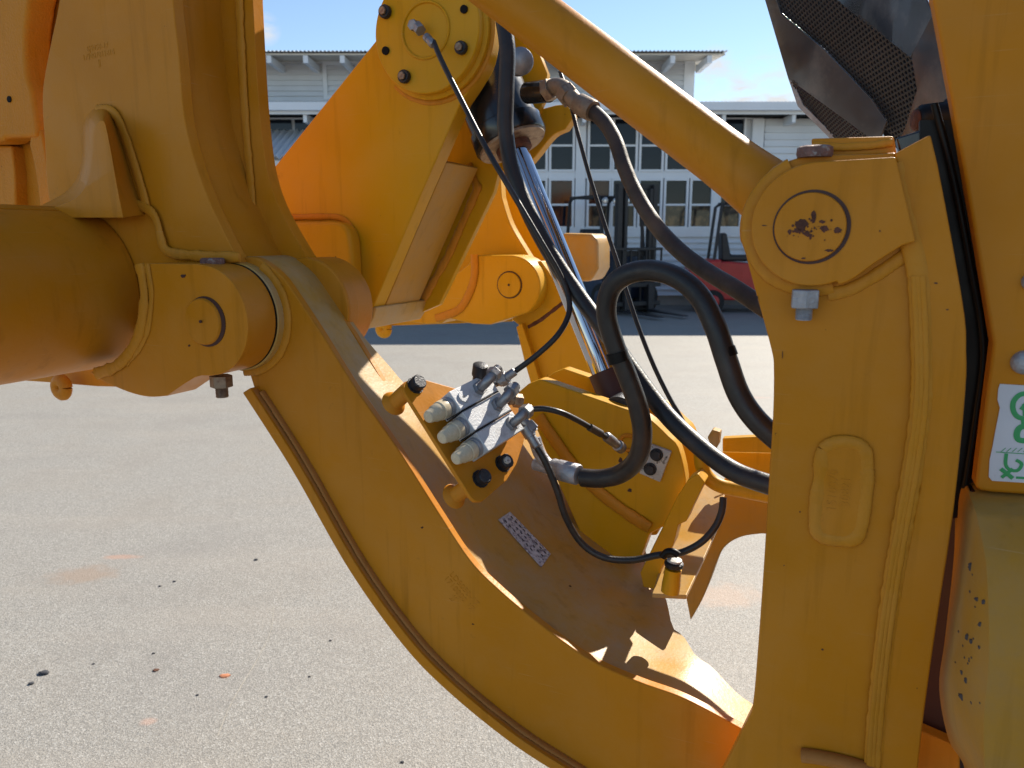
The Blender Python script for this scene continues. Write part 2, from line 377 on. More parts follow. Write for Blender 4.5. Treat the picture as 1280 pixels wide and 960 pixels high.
# pale scratch in the ground
bm = bmesh.new()
sp = cat([(342, 758), (338, 790), (322, 824), (300, 860), (285, 888), (272, 920)], 6)
for i in range(len(sp)-1):
    a, b = PZ(*sp[i]), PZ(*sp[i+1]); wd = .0006*(1+.7*random.random())
    vs = [bm.verts.new(p+Vector((dx, 0, .0012))) for p, dx in ((a, -wd), (b, -wd), (b, wd), (a, wd))]; bm.faces.new(vs)
obj('scratch_mark', bm, mat('pale_scratch', (.42, .38, .31), .8), None, kind='structure', smooth=0)
def debris(name, x, y, s, m, label, category, flat=.4, sx=1.0, group=None):
    bm = bmesh.new(); p = PZ(x, y); r = s*mpp(p)
    bmesh.ops.create_icosphere(bm, subdivisions=2, radius=1)
    for v in bm.verts:
        v.co = v.co*(1+.45*noise.noise(v.co*1.9+Vector((x, y, 0)))); v.co = Vector((v.co.x*r*sx, v.co.y*r*.8, v.co.z*r*flat)) + p + Vector((0, 0, r*flat*.7))
    return obj(name, bm, m, None, label=label, cat=category, group=group)
debris('pebble', 55, 842, 5.5, 'stone', 'larger dark grey pebble on the asphalt at far lower left', 'stone', sx=1.2)
debris('pebble', 39, 855, 3.5, 'stone', 'smaller dark chip just below the larger dark pebble', 'stone')
debris('dead_leaf', 195, 838, 4, 'leaf', 'small crumpled brown leaf lying on the asphalt', 'leaf', flat=.25)
debris('clay_crumb', 281, 845, 5, 'clay', 'orange crumb of clay on the asphalt beside the pale scratch', 'clay crumb', flat=.2, sx=1.3)
for i, (x, y, s) in enumerate([(320, 700, 2.5), (218, 727, 2), (200, 733, 2), (192, 817, 2), (247, 869, 2), (503, 953, 2.5), (413, 801, 1.8), (387, 846, 1.8), (117, 830, 1.8), (333, 871, 2)]):
    debris('grit', x, y, s, 'stone', 'tiny dark speck of grit on the open asphalt', 'grit', group='specks of grit on the asphalt')

# ------------------------------------------------------------------ background building
def X_at(x, Y): return PY(x, 300, Y).x
def Zt(y, Y): return PY(640, y, Y).z
YW = 16.1
bld = new_empty('workshop_building', (4, YW, 0), 'white weatherboard workshop with rows of sash windows and a raised upper storey behind the forklifts', 'building')
def bpart(name, x0, x1, y0, y1, z0, z1, m, parent=bld, **k):
    bm = bmesh.new(); boxw(bm, x0, x1, y0, y1, z0, z1); return obj(name, bm, m, parent, smooth=0, **k)
def siding(name, x0, x1, Y, z0, z1, pitch=.11, parent=bld, m='wall', xdir=True):
    """overlapping boards, real lapped profile"""
    bm = bmesh.new(); k = max(1, round((z1-z0)/pitch)); h = (z1-z0)/k; prof = []
    for i in range(k):
        prof += [(-.045, z0+i*h), (0.0, z0+(i+1)*h)]
    for (o0, a), (o1, b) in zip(prof, prof[1:]):
        if xdir: q = [(x0, Y+o0, a), (x1, Y+o0, a), (x1, Y+o1, b), (x0, Y+o1, b)]
        else: q = [(Y-o0, x0, a), (Y-o0, x1, a), (Y-o1, x1, b), (Y-o1, x0, b)]
        bm.faces.new([bm.verts.new(p) for p in q])
    return obj(name, bm, m, parent, smooth=0, kind='stuff')
xl, xr = X_at(-260, YW), X_at(1420, YW)
zsill = Zt(293, YW); zfas0, zfas1 = Zt(143, YW-.6), Zt(131, YW-.6)
bpart('wall_core', xl, xr, YW+.06, YW+9, 0.2, zfas0+.05, 'trim')
bpart('foundation', xl, xr, YW+.02, YW+.3, 0, .2, 'concrete_base')
siding('weatherboards', xl, xr, YW, .2, zsill-.05, .125)
bpart('sill_rail', xl, xr, YW-.06, YW+.06, zsill-.05, Zt(284, YW), 'trim')
bpart('middle_rail', xl, X_at(945, YW), YW-.03, YW+.06, Zt(223, YW), Zt(213, YW), 'trim')
bpart('head_rail', xl, X_at(945, YW), YW-.03, YW+.06, Zt(147, YW), zfas0, 'trim')
wx = [(400, 425), (432, 457), (468, 493), (500, 525), (540, 565), (572, 597), (608, 633), (655, 681), (688, 714), (735, 760), (765, 791), (798, 823), (830, 855), (862, 888), (897, 922)]
for x0, x1 in wx:
    a, b = X_at(x0, YW), X_at(x1, YW)
    for (yt, yb, ym) in ((226, 283, 256), (149, 212, 182)):
        zt, zb, zm = Zt(yt, YW), Zt(yb, YW), Zt(ym, YW)
        bm = bmesh.new(); f = .045
        for q in ((a-f, a, zb-f, zt+f), (b, b+f, zb-f, zt+f), (a, b, zt, zt+f), (a, b, zb-f, zb)):
            boxw(bm, q[0], q[1], YW-.05, YW+.04, q[2], q[3])
        wn = obj('window', bm, 'trim', bld, smooth=0)
        bm = bmesh.new(); boxw(bm, a, b, YW+.02, YW+.028, zm, zt); obj('pane', bm, 'glassb' if (x0 in (688, 735) and yt == 226) else 'glass', wn, smooth=0)
        bm = bmesh.new(); boxw(bm, a, b, YW+.02, YW+.028, zb, zm); obj('pane', bm, 'glassc' if (yt == 226 and x0 in (735, 830, 862, 897)) else 'glass', wn, smooth=0)
        bm = bmesh.new(); boxw(bm, a, b, YW-.02, YW+.015, zm-.02, zm+.02)
        obj('muntin', bm, 'trim', wn, smooth=0)
for x in (452+10, 532, 724, 892):
    bpart('post', X_at(x-6, YW), X_at(x+6, YW), YW-.045, YW+.05, zsill, zfas0, 'trim')
# glazed strip end and louvred siding at right
siding('louvre_boards', X_at(947, YW), xr, YW-.03, zsill, zfas0, .135)
bpart('corner_board', X_at(932, YW), X_at(946, YW), YW-.07, YW+.05, .2, zfas0, 'trim')
bpart('fascia', xl-.4, xr+.4, YW-.62, YW-.58, zfas0, zfas1, 'trim')
bpart('gutter', xl-.4, xr+.4, YW-.74, YW-.63, zfas0+.06, zfas1+.03, 'trim')
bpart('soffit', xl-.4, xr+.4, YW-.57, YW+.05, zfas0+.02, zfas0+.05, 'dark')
xb = xl
while xb < xr:
    bpart('bracket', xb, xb+.07, YW-.56, YW-.02, zfas0-.14, zfas0+.018, 'trim'); xb += 1.35
# corrugated lower roof
def corrug(name, x0, x1, ya, za, yb, zb, parent=bld, pitch=.076, amp=.014, m='roofwhite'):
    bm = bmesh.new(); k = int((x1-x0)/pitch*4); rows = []
    for i in range(k+1):
        x = x0+i*pitch/4; dz = amp*math.sin(i*math.pi/2)
        rows.append((bm.verts.new((x, ya, za+dz)), bm.verts.new((x, yb, zb+dz)), bm.verts.new((x, yb, zb+dz-.01)), bm.verts.new((x, ya, za+dz-.01))))
    for a, b in zip(rows, rows[1:]):
        for q in range(4):
            bm.faces.new((a[q], b[q], b[(q+1) % 4], a[(q+1) % 4]))
    return obj(name, bm, m, parent, smooth=60, kind='stuff')
corrug('lower_roof', xl-.4, xr+.4, YW-.70, zfas1+.035, YW+9, zfas1+1.0)
# upper storey
YU = 16.5
ux0, ux1 = X_at(-300, YU), X_at(856, YU)
zu1 = Zt(74, YU); ze = Zt(67, YU-1.0)
bpart('upper_core', ux0, ux1-.02, YU+.05, YU+7, zfas1+.1, ze-.05, 'trim')
siding('upper_boards', ux0, ux1-.1, YU, zfas1+.12, zu1, .10)
siding('upper_side_boards', YU+.05, YU+7, ux1, zfas1+.12, zu1, .10, xdir=False)
bpart('upper_corner_board', ux1-.16, ux1+.05, YU-.05, YU+.1, zfas1+.12, zu1+.1, 'trim')
for x0, x1 in ((418, 452), (462, 496), (506, 540)):
    a, b = X_at(x0, YU), X_at(x1, YU); zt, zb = Zt(82, YU), Zt(120, YU)
    bm = bmesh.new(); f = .08
    for q in ((a-f, a, zb-f, zt+f), (b, b+f, zb-f, zt+f), (a, b, zt, zt+f), (a, b, zb-f, zb)): boxw(bm, q[0], q[1], YU-.06, YU+.03, q[2], q[3])
    wn = obj('window', bm, 'trim', bld, smooth=0)
    bm = bmesh.new(); boxw(bm, a, b, YU+.005, YU+.012, zb, zt); obj('pane', bm, 'glass', wn, smooth=0)
rx1 = X_at(898, YU-1.0)
corrug('upper_roof', ux0-.6, rx1, YU-1.05, ze+.04, YU+8.6, ze+.95)
bm = bmesh.new(); prism(bm, [Vector((ux0, YU-.98, ze-.02)), Vector((rx1-.04, YU-.98, ze-.02)), Vector((rx1-.04, YU+8.4, ze+.86)), Vector((ux0, YU+8.4, ze+.86))], Vector((0, 0, .03)))
obj('upper_soffit', bm, 'soffit', bld, smooth=0)
x = ux0
while x < ux1+.1:
    bpart('rafter_end', x, x+.09, YU-.97, YU-.02, ze-.16, ze-.025, 'trim'); x += .70
for i in range(6):
    y = YU+.6+i*1.25; z = ze-.03+(i*1.25+1.6)*.0938
    bpart('soffit_batten', ux1+.03, rx1-.08, y, y+.09, z-.10, z-.005, 'soffit')
# lean-to awning at the left, reaching into the yard
ya = 14.5; xa0, xa1 = X_at(-300, ya), X_at(470, ya)
za = Zt(196, ya); zb_ = Zt(163, YW-.05)
corrug('awning_roof', xa0, xa1, ya, za, YW-.05, zb_, pitch=.13, amp=.03)
bpart('awning_beam', xa0, xa1-.05, ya+.12, ya+.2, za-.22, za-.05, 'trim')
for xp in (xa0+.1, xa0*.66+xa1*.34, xa0*.33+xa1*.67, xa1-.35): bpart('awning_post', xp, xp+.09, ya+.2, ya+.29, 0, za-.06, 'trim')
for x0, x1 in ((300, 334), (338, 372), (376, 396)):
    a, b = X_at(x0, YW), X_at(x1, YW)
    bm = bmesh.new(); boxw(bm, a, b, YW-.02, YW-.005, Zt(163, YW), Zt(150, YW)); obj('transom_pane', bm, 'glass', bld, smooth=0)

# ------------------------------------------------------------------ forklifts
def wheel(parent, c, ax, r, wd, hub='blackplastic'):
    bm = bmesh.new(); lathe(bm, c-ax*(wd/2), ax, [(0, r*.7), (0, r*.93), (wd*.15, r), (wd*.85, r), (wd, r*.93), (wd, r*.7)], 28)
    t = obj('wheel', bm, 'tyre', parent)
    bm = bmesh.new(); lathe(bm, c-ax*(wd/2+.012), ax, [(0, r*.25), (.01, r*.55), (.02, r*.62), (wd+.004, r*.62), (wd+.024, r*.25)], 20); obj('hub', bm, hub, t)
def forklift(base, fwd, body, label, mast=True, scale=1.0, mastm='blackplastic'):
    f = Vector((fwd[0], fwd[1], 0)).normalized(); s = Vector((-f.y, f.x, 0)); B = Vector(base)
    root = new_empty('forklift', base, label, 'forklift')
    def P(a, b, c): return B+(f*a+s*b+Z*c)*scale
    def bx(name, a0, a1, b0, b1, c0, c1, m, parent=root, bev=.02):
        bm = bmesh.new(); box(bm, P((a0+a1)/2, (b0+b1)/2, (c0+c1)/2), (a1-a0)*scale, (b1-b0)*scale, (c1-c0)*scale, f, s, Z); return obj(name, bm, m, parent, bev=bev, smooth=30)
    def prof(name, pts, b0, b1, m, bev=.03):
        bm = bmesh.new(); prism(bm, [P(a, b0, c) for a, c in pts], s*((b1-b0)*scale)); return obj(name, bm, m, root, bev=bev, seg=3, smooth=40)
    prof('chassis', [(-.25, .25), (-.25, .62), (-.55, .62), (-.75, .95), (-1.35, 1.0), (-1.9, .95), (-1.98, .7), (-1.9, .28), (-1.45, .25)], -.5, .5, body)
    prof('counterweight', [(-1.45, .30), (-1.45, 1.05), (-1.85, 1.02), (-2.08, .85), (-2.1, .4), (-1.95, .28)], -.52, .52, body, .06)
    prof('floor_plate', [(-.2, .55), (-.2, .66), (-.6, .68), (-.6, .55)], -.46, .46, 'blackplastic', .01)
    prof('dashboard', [(-.2, .66), (-.28, 1.15), (-.42, 1.12), (-.38, .66)], -.4, .4, 'navy')
    seat = prof('seat', [(-.8, 1.0), (-.78, 1.12), (-1.25, 1.12), (-1.35, 1.55), (-1.46, 1.55), (-1.42, 1.0)], -.26, .26, 'blackplastic', .04)
    bm = bmesh.new(); c = P(-.5, .05, 1.22); x_, y_, _ = frame((P(-.9, .05, 1.5)-P(-.4, .05, 1.1)))
    sweep(bm, [c+(x_*math.cos(a)+y_*math.sin(a))*.16*scale for a in [2*math.pi*i/20 for i in range(20)]], .014*scale, 8); obj('steering_wheel', bm, 'blackplastic', root)
    for sb in (-1, 1):
        bm = bmesh.new(); sweep(bm, [P(-.22, sb*.46, .62), P(-.42, sb*.45, 2.05), P(-.5, sb*.45, 2.12)], .035*scale, 8); obj('front_post', bm, 'blackplastic', root)
        bm = bmesh.new(); sweep(bm, [P(-1.6, sb*.46, 1.0), P(-1.5, sb*.45, 2.06), P(-1.42, sb*.45, 2.12)], .032*scale, 8); obj('rear_post', bm, 'blackplastic', root)
        bx('guard_rail', -1.45, -.45, sb*.47-.03, sb*.47+.03, 2.1, 2.16, 'blackplastic')
        wheel(root, P(-.22, sb*.47, .27), s, .29*scale, .2*scale, body)
        wheel(root, P(-1.6, sb*.46, .22), s, .23*scale, .18*scale, body)
    for i in range(6):
        bx('guard_bar', -1.38+i*.17, -1.34+i*.17, -.44, .44, 2.11, 2.145, 'blackplastic')
    for sb in (-.36, -.12, .12, .36):
        bm = bmesh.new(); lathe(bm, P(-.44, sb, 2.05), f, [(0, .02), (.01, .055), (.05, .06), (.055, .05)], 14); obj('work_lamp', bm, 'lamp', root)
    if mast:
        for sb in (-1, 1):
            bx('mast_rail', .02, .14, sb*.38-.05, sb*.38+.05, .06, 2.32, mastm, bev=.008)
            bx('inner_rail', .05, .17, sb*.27-.03, sb*.27+.03, .1, 2.25, mastm, bev=.008)
            bm = bmesh.new(); ringcyl(bm, P(.0, sb*.2, .2), P(.0, sb*.2, 1.9), .03*scale, n=12); obj('lift_ram', bm, 'darksteel', root)
            fk = prof('fork', [(.22, .06), (.22, .55), (.26, .55), (.27, .1), (1.25, .065), (1.25, .05), (.27, .05)], sb*.26-.06, sb*.26+.06, 'darksteel', .004)
        for c in (.12, 1.1, 2.28): bx('mast_crossbar', .0, .06, -.42, .42, c-.05, c+.05, mastm, bev=.008)
        bx('carriage_bar', .17, .22, -.5, .5, .50, .58, mastm, bev=.008); bx('carriage_bar', .17, .22, -.5, .5, .16, .24, mastm, bev=.008)
        bx('backrest_top', .18, .22, -.52, .52, 1.16, 1.21, mastm, bev=.008)
        for i in range(7): bx('backrest_bar', .18, .21, -.52+i*.168, -.49+i*.168, .56, 1.165, mastm, bev=.004)
    return root
p = PZ(790, 393)
forklift((p.x, p.y+.15, 0), (.5, -1), 'navy', 'dark forklift with raised black mast and work lamps facing the loader yard')
forklift((PY(998, 300, 14.5).x, 14.7, 0), (1, -.12), 'red', 'red forklift seen from its side beside the weatherboard wall', mast=True, scale=.95)

# ------------------------------------------------------------------ bulldozer
DZ = new_empty('bulldozer', (.2, 1.5, 0), 'yellow bulldozer front end with curved push frame, lift cylinder and black hydraulic hoses', 'bulldozer')

# --- left: blade mounting plates -------------------------------------------------
VA = .875
near_plate = plate('blade_mount_plate', cat([(78, -200), (77, -60), (74, 0), (62, 60), (53, 117), (56, 182), (62, 252), (90, 330)], 5) + [(120, 420), (318, 420), (318, 352)] + cat([(318, 352), (295, 319), (257, 240), (232, 156), (223, 65), (216, 0), (212, -90), (210, -200)], 6)[1:], .862, .020, 'yellow', DZ)
web = bmesh.new()
prism(web, [PV(x, y, .881) for x, y in ((213, -200), (221, 0), (228, 70), (238, 150), (264, 240), (300, 315), (322, 345), (300, 345), (285, 315), (248, 240), (222, 150), (212, 70), (205, 0), (198, -200))], V*.10)
obj('web_plate', web, 'yellow', DZ)
q = [(300, -200), (315, -60), (316, 0), (326, 156), (341, 240), (377, 310), (396, 336)]
bc = PV(386, 385, .965)
farp = [PV(240, -200, .965)] + [PV(x, y, .965) for x, y in cat(q, 5)]
farp += arc(bc, .078, 82, -90, 20) + [PV(340, 440, .965), PV(300, 330, .965), PV(250, 200, .965)]
plate('blade_mount_plate', farp, .965, .022, 'yellow', DZ)
bm = bmesh.new(); ringcyl(bm, bc-V*.004, bc+V*.062, .0775, n=56); obj('clevis_boss', bm, 'yellow', DZ, bev=.003)
bead('weld_bead', [PV(x, y, .962) for x, y in cat([(296, -120), (299, 0), (303, 90), (308, 170), (314, 240), (318, 322)], 8)], .0065, DZ, 'weld')
# casting at far left
cast = plate('casting', cat([(-90, -60), (40, -60), (36, 0), (31, 45), (33, 90), (40, 118), (46, 160)], 4) + [(46, 172)] + cat([(40, 172), (8, 173), (-6, 178), (-90, 182)], 3), .93, .05, 'cast', DZ, bev=.008)
plate('casting_back', [(-120, -120), (92, -120), (92, 300), (-120, 300)], .985, .02, 'cast', DZ)
plate('casting_rim', cat([(39, 160), (50, 162), (58, 200), (66, 262), (70, 300)], 3) + cat([(54, 300), (50, 262), (44, 215), (36, 180)], 3), .935, .05, 'cast', DZ, bev=.005, seg=3)
plate('casting_step', [(-60, 180), (14, 182), (18, 215), (21, 300), (-60, 300)], .962, .03, 'cast', DZ, bev=.004, seg=3)
bm = bmesh.new(); c = PV(11, 124, .9285); ringcyl(bm, c, c+V*.0012, .0055, n=20); obj('drilled_hole', bm, 'dark', cast)
# gusset lobe above the tube
g0 = cat([(14, 272), (50, 257), (80, 241), (96, 222), (103, 192), (104, 158), (112, 141), (124, 134), (138, 141), (156, 190), (168, 232), (182, 268)], 4)
g1 = cat([(34, 272), (60, 262), (94, 248), (110, 226), (116, 192), (118, 164), (122, 154), (127, 151), (132, 157), (139, 192), (146, 232), (154, 272)], 4)
bm = bmesh.new(); A_ = [bm.verts.new(PV(x, y, .862)) for x, y in g0]; B_ = [bm.verts.new(PV(x, y, .812)) for x, y in g1]
for i_ in range(len(A_)):
    k_ = (i_+1) % len(A_); bm.faces.new((A_[i_], A_[k_], B_[k_], B_[i_]))
bm.faces.new(B_); bm.faces.new(list(reversed(A_)))
gus = obj('gusset', bm, 'yellow', DZ, bev=.006, seg=4, smooth=60)
bead('weld_bead', [PV(x, y, .858) for x, y in cat([(121, 137), (137, 138), (149, 152), (163, 190), (176, 232), (184, 262)], 8)], .0066, DZ, 'weld', rn=.15)
# torsion tube running towards the viewer's left
tc_ = PV(104, 363, .86)
bm = bmesh.new(); ringcyl(bm, tc_, tc_-V*.66, .1275, n=96); tube_ = obj('blade_tube', bm, 'yellow', DZ, bev=.002)
bead('weld_bead', [PV(x, y, .856) for x, y in cat([(166, 254), (178, 258), (190, 266), (197, 280), (201, 298), (206, 311), (218, 317), (250, 320), (300, 322)], 6)], .0065, DZ, 'weld', rn=.25)
bm = bmesh.new(); prism(bm, [tc_+U*(.128*math.cos(R(a_)))+Z*(.128*math.sin(R(a_))+.004*k_) - V*.02 for a_, k_ in ((112, 0), (108, 1), (84, 1), (76, 0))], -V*.6)
obj('tube_top_bar', bm, 'yellow', DZ, bev=.003)
# near clevis cheek with pin
pc = PV(256, 401, .80)
m0 = mpp(pc); rb = 69*m0
cheek = [PV(x, y, .80) for x, y in ((178, 330), (191, 329), (247, 330))] + arc(pc, rb, 84, -78, 30) + \
        [PV(x, y, .80) for x, y in cat([(262, 470), (243, 472), (208, 495)], 3)] + [PV(x, y, .80) for x, y in cat([(208, 495), (185, 496), (160, 490), (128, 476), (112, 465)], 4)[1:]] + \
        [PV(x, y, .80) for x, y in cat([(124, 464), (146, 454), (169, 422), (178, 380), (176, 345), (174, 333)], 5)]
ck = plate('clevis_cheek', cheek, .80, .056, 'yellow', DZ, bev=.003)
rimp = [(174, 330), (178, 350), (180, 378), (172, 422), (149, 455), (120, 467)]
bead('weld_bead', [PV(x, y, .797) for x, y in cat(rimp, 8)], .0075, ck, 'weld', rn=.3)
bead('weld_bead', [PV(x+9, y, .799) for x, y in cat(rimp[:-1], 8)], .0045, ck, 'weld', rn=.4)
pin_r = 29.5*m0
pcc = PV(258, 402, .80)
bm = bmesh.new(); ringcyl(bm, pcc-V*.0012, pcc+V*.01, pin_r*1.07, n=48); obj('pin_bore_ring', bm, 'maroon', ck)
pc2 = PV(255, 402, .80)
bm = bmesh.new(); lathe(bm, pc2+V*.004, -V, [(0, pin_r), (.006, pin_r), (.0085, pin_r-.002)], 48); pn = obj('pivot_pin', bm, 'yellow', ck)
bm = bmesh.new(); c = PV(250, 402, .7915); ringcyl(bm, c, c+V*.0015, .0022, n=12); obj('centre_mark', bm, 'maroon', ck)
def vbolt(x, y, v, parent, hw, hh, sw, sh, m='brownsteel', up=False):
    """nut with a threaded stub hanging down; sizes in pixels"""
    c = PV(x, y, v); k = mpp(c); bm = bmesh.new(); d = Z if up else -Z
    hexa(bm, c, d, hw/2*k, hh*k, .3)
    b = obj('bolt_head', bm, m, parent, bev=.0012)
    bm = bmesh.new(); prof = [(hh*k-.001, sw/2*k)]; h = hh*k; nn = 7
    for i in range(nn): prof += [(h+sh*k*(i+.3)/nn, sw/2*k), (h+sh*k*(i+.6)/nn, sw/2*k*.88)]
    prof += [(h+sh*k, sw/2*k*.9)]
    lathe(bm, c, d, prof, 20); obj('thread', bm, m, parent)
vbolt(276, 469, .83, ck, 28, 15, 16, 13, 'brownsteel')
bm = bmesh.new(); c = PV(266, 330, .835); lathe(bm, c-Z*.002, Z, [(0, .0165), (.004, .017), (.009, .0165), (.0105, .014)], 24); obj('rusty_pin_head', bm, 'rustpink', ck)
bm = bmesh.new(); c = PV(76, 484, .90)
sweep(bm, [c+(U*.013*math.cos(a)+Z*.013*math.sin(a)) for a in [2*math.pi*i/24 for i in range(25)]], .0085, 12, flat=1.4); obj('eye_lug', bm, 'yellow', DZ)
plate('underside_plate', [(0, 430), (150, 430), (160, 484), (120, 483), (60, 478), (0, 474)], .93, .012, 'yellow', DZ)
# two scuffs
bm = bmesh.new(); chip(bm, 229, 345, 3, .7995, sx=1.3); chip(bm, 236, 432, 1.5, .7995); obj('paint_chip', bm, 'maroon', ck, smooth=0)

# --- push frame arm ----------------------------------------------------------------
top_near = [(296, 324), (310, 321), (322, 323), (336, 331), (350, 343), (362, 358), (400, 415), (445, 487), (500, 566), (544, 635), (587, 700), (623, 737), (662, 770), (705, 803), (747, 830), (800, 853), (857, 874), (930, 913), (965, 934)]
low_in = [(965, 1060), (860, 1045), (780, 1005), (708, 958), (635, 913), (560, 852), (502, 790), (440, 700), (372, 580), (318, 487)]
tn = cat(top_near, 6); lo = cat(low_in, 6)
arm = plate('push_frame_arm', tn + lo + [(312, 468), (290, 400)], VA, .014, 'yellow', DZ, bev=.0025)
# swept top plate
wk = [(350, .082), (400, .085), (450, .11), (480, .19), (500, .29), (530, .44), (560, .48), (640, .48), (690, .44), (735, .34), (770, .25), (816, .15), (857, .10), (925, .062), (965, .05)]
def wat(x, T):
    if x <= T[0][0]: return T[0][1]
    for (a, wa), (b, wb) in zip(T, T[1:]):
        if x <= b: t = (x-a)/(b-a); t = t*t*(3-2*t); return wa+(wb-wa)*t
    return T[-1][1]
def strip_surface(name, line, T, m, parent, thick, inward, kv=10, v0=VA, bev=0):
    bm = bmesh.new(); P = [PV(x, y, v0) for x, y in line]; rows = []
    nrm = []
    for i in range(len(P)):
        t = P[min(i+1, len(P)-1)]-P[max(i-1, 0)]; nn = t.cross(V).normalized()
        nrm.append(nn*inward)
    top, bot = [], []
    for i, p in enumerate(P):
        w_ = wat(line[i][0], T)
        top.append([bm.verts.new(p+V*(w_*k/kv)) for k in range(kv+1)])
        bot.append([bm.verts.new(p+V*(w_*k/kv)+nrm[i]*thick) for k in range(kv+1)])
    for a, b in zip(top, top[1:]):
        for k in range(kv): bm.faces.new((a[k], a[k+1], b[k+1], b[k]))
    for a, b in zip(bot, bot[1:]):
        for k in range(kv): bm.faces.new((a[k], b[k], b[k+1], a[k+1]))
    for k0 in (0, kv):
        for i in range(len(P)-1):
            q = (top[i][k0], top[i+1][k0], bot[i+1][k0], bot[i][k0]); bm.faces.new(q if k0 == 0 else tuple(reversed(q)))
    for i0 in (0, len(P)-1):
        for k in range(kv):
            q = (top[i0][k], top[i0][k+1], bot[i0][k+1], bot[i0][k]); bm.faces.new(q)
    return obj(name, bm, m, parent, smooth=30)
topp = strip_surface('frame_top_plate', cat([(x+.6, y-.6) for x, y in top_near], 6), wk, 'tan', arm, .014, -1, v0=VA+.0142)
# bottom flange sticking out towards the camera
low_out = [(303, 491), (340, 548), (372, 600), (437, 714), (503, 806), (560, 865), (640, 930), (715, 978), (800, 1030), (965, 1085)]
lo_c = cat(low_out, 8)
def offs(line, d):
    """parallel line d pixels up and to the right"""
    o_ = []
    for i in range(len(line)):
        a_, b_ = line[max(i-1, 0)], line[min(i+1, len(line)-1)]; tx_, ty_ = b_[0]-a_[0], b_[1]-a_[1]; q = math.hypot(tx_, ty_)
        o_.append((line[i][0]+ty_/q*d, line[i][1]-tx_/q*d))
    return o_
FV = VA-.018
bm = bmesh.new(); prism(bm, [PV(x, y, FV) for x, y in lo_c+list(reversed(offs(lo_c, 11)))], V*.125)
obj('bottom_flange', bm, 'yellow', arm, bev=.0015)
bead('flange_weld', [PV(x, y, VA-.009) for x, y in offs(lo_c, 14.5)[1:]], .0075, arm, 'rail', rn=.10, step=.004, up=None)
bead('flange_weld', [PV(x, y, VA-.003) for x, y in offs(lo_c, 22)[2:]], .0055, arm, 'rail', rn=.14, step=.004, up=None)
# far wall of the arm box
armback = plate('push_frame_inner_wall', [PV(x, y, VA)+V*.08 for x, y in [(362, 372), (400, 425), (445, 500), (445, 640), (381, 560), (330, 470)]], VA, .012, 'yellow', DZ)
# barrel round the pin
ba = PV(255, 401, .80)+V*.056
bm = bmesh.new(); lathe(bm, ba+V*.003, V, [(0, .076), (.002, .0795), (.016, .080), (.018, .0845), (.098, .0845)], 72); bar_ = obj('pivot_barrel', bm, 'tan', arm)
bm = bmesh.new(); lathe(bm, ba+V*.0005, V, [(0, .0775), (.0045, .0775)], 72); obj('black_seal_ring', bm, 'seal', arm)
bc3 = PV(255, 401, .80)
bead('barrel_weld', [bc3+V*(VA-.80-.001)+U*(.083*math.cos(R(a)))+Z*(.083*math.sin(R(a))) for a in range(60, -95, -4)], .0065, arm, 'weld', rn=.2)
tx = text_bm('LD5050-17\n1710000 17\nJJ', PV(578, 738, VA-.0002), PV(610, 776, VA)-PV(560, 716, VA), PV(600, 720, VA)-PV(578, 740, VA), .0125, .0003)
obj('stamped_number', tx, 'yellow', arm, smooth=0)
tx = text_bm('6J5050-17\n1710070?1814\nJJ'.replace('?', '1'), PV(122, 62, .8618), PV(150, 50, .86)-PV(98, 61, .86), PV(122, 40, .86)-PV(122, 60, .86), .0115, .0003)
obj('stamped_number', tx, 'weld', near_plate, smooth=0)

# worn label lying on the top plate
dg = None
def surf_hit(o, x, y):
    me = o.data; bvh = surf_hit.cache.get(o.name)
    if not bvh:
        bvh = BVHTree.FromPolygons([v.co+WL[o] for v in me.vertices], [tuple(p.vertices) for p in me.polygons]); surf_hit.cache[o.name] = bvh
    h = bvh.ray_cast(C0, ray(x, y).normalized()); return h[0], h[1]
surf_hit.cache = {}
def patch_on(name, o, quad, m, parent, lift=.0012, nu=14, nv=4, warp=0):
    bm = bmesh.new(); rows = []
    for i in range(nu+1):
        row = []
        for j in range(nv+1):
            s, t = i/nu, j/nv
            x = (quad[0][0]*(1-s)+quad[3][0]*s)*(1-t)+(quad[1][0]*(1-s)+quad[2][0]*s)*t
            y = (quad[0][1]*(1-s)+quad[3][1]*s)*(1-t)+(quad[1][1]*(1-s)+quad[2][1]*s)*t
            h, nn = surf_hit(o, x, y)
            if h is None: h = PV(x, y, 1.1); nn = Z
            if nn.dot(C0-h) < 0: nn = -nn
            row.append(bm.verts.new(h+nn*lift))
        rows.append(row)
    for a, b in zip(rows, rows[1:]):
        for j in range(nv): bm.faces.new((a[j], b[j], b[j+1], a[j+1]))
    return obj(name, bm, m, parent, smooth=60)
patch_on('worn_label', topp, [(622, 650), (637, 640), (688, 693), (676, 710)], mat('worn_label', (.58, .59, .63), .5, var=.2, vscale=120, col2=(.16, .165, .22), thr=(.48, .60), pscale=150), arm)
# print on the label : short dark strokes
for row in range(3):
    for k in range(9):
        s = (k+.7)/10; t = .25+.25*row
        if random.random() < .25: continue
        x = (622*(1-s)+676*s)*(1-t)+(637*(1-s)+688*s)*t; y = (650*(1-s)+710*s)*(1-t)+(640*(1-s)+693*s)*t
        patch_on('label_print', topp, [(x, y), (x+1.2, y-.9), (x+3.6, y+2.2), (x+2.4, y+3.1)], 'ink', arm, lift=.002, nu=1, nv=1)

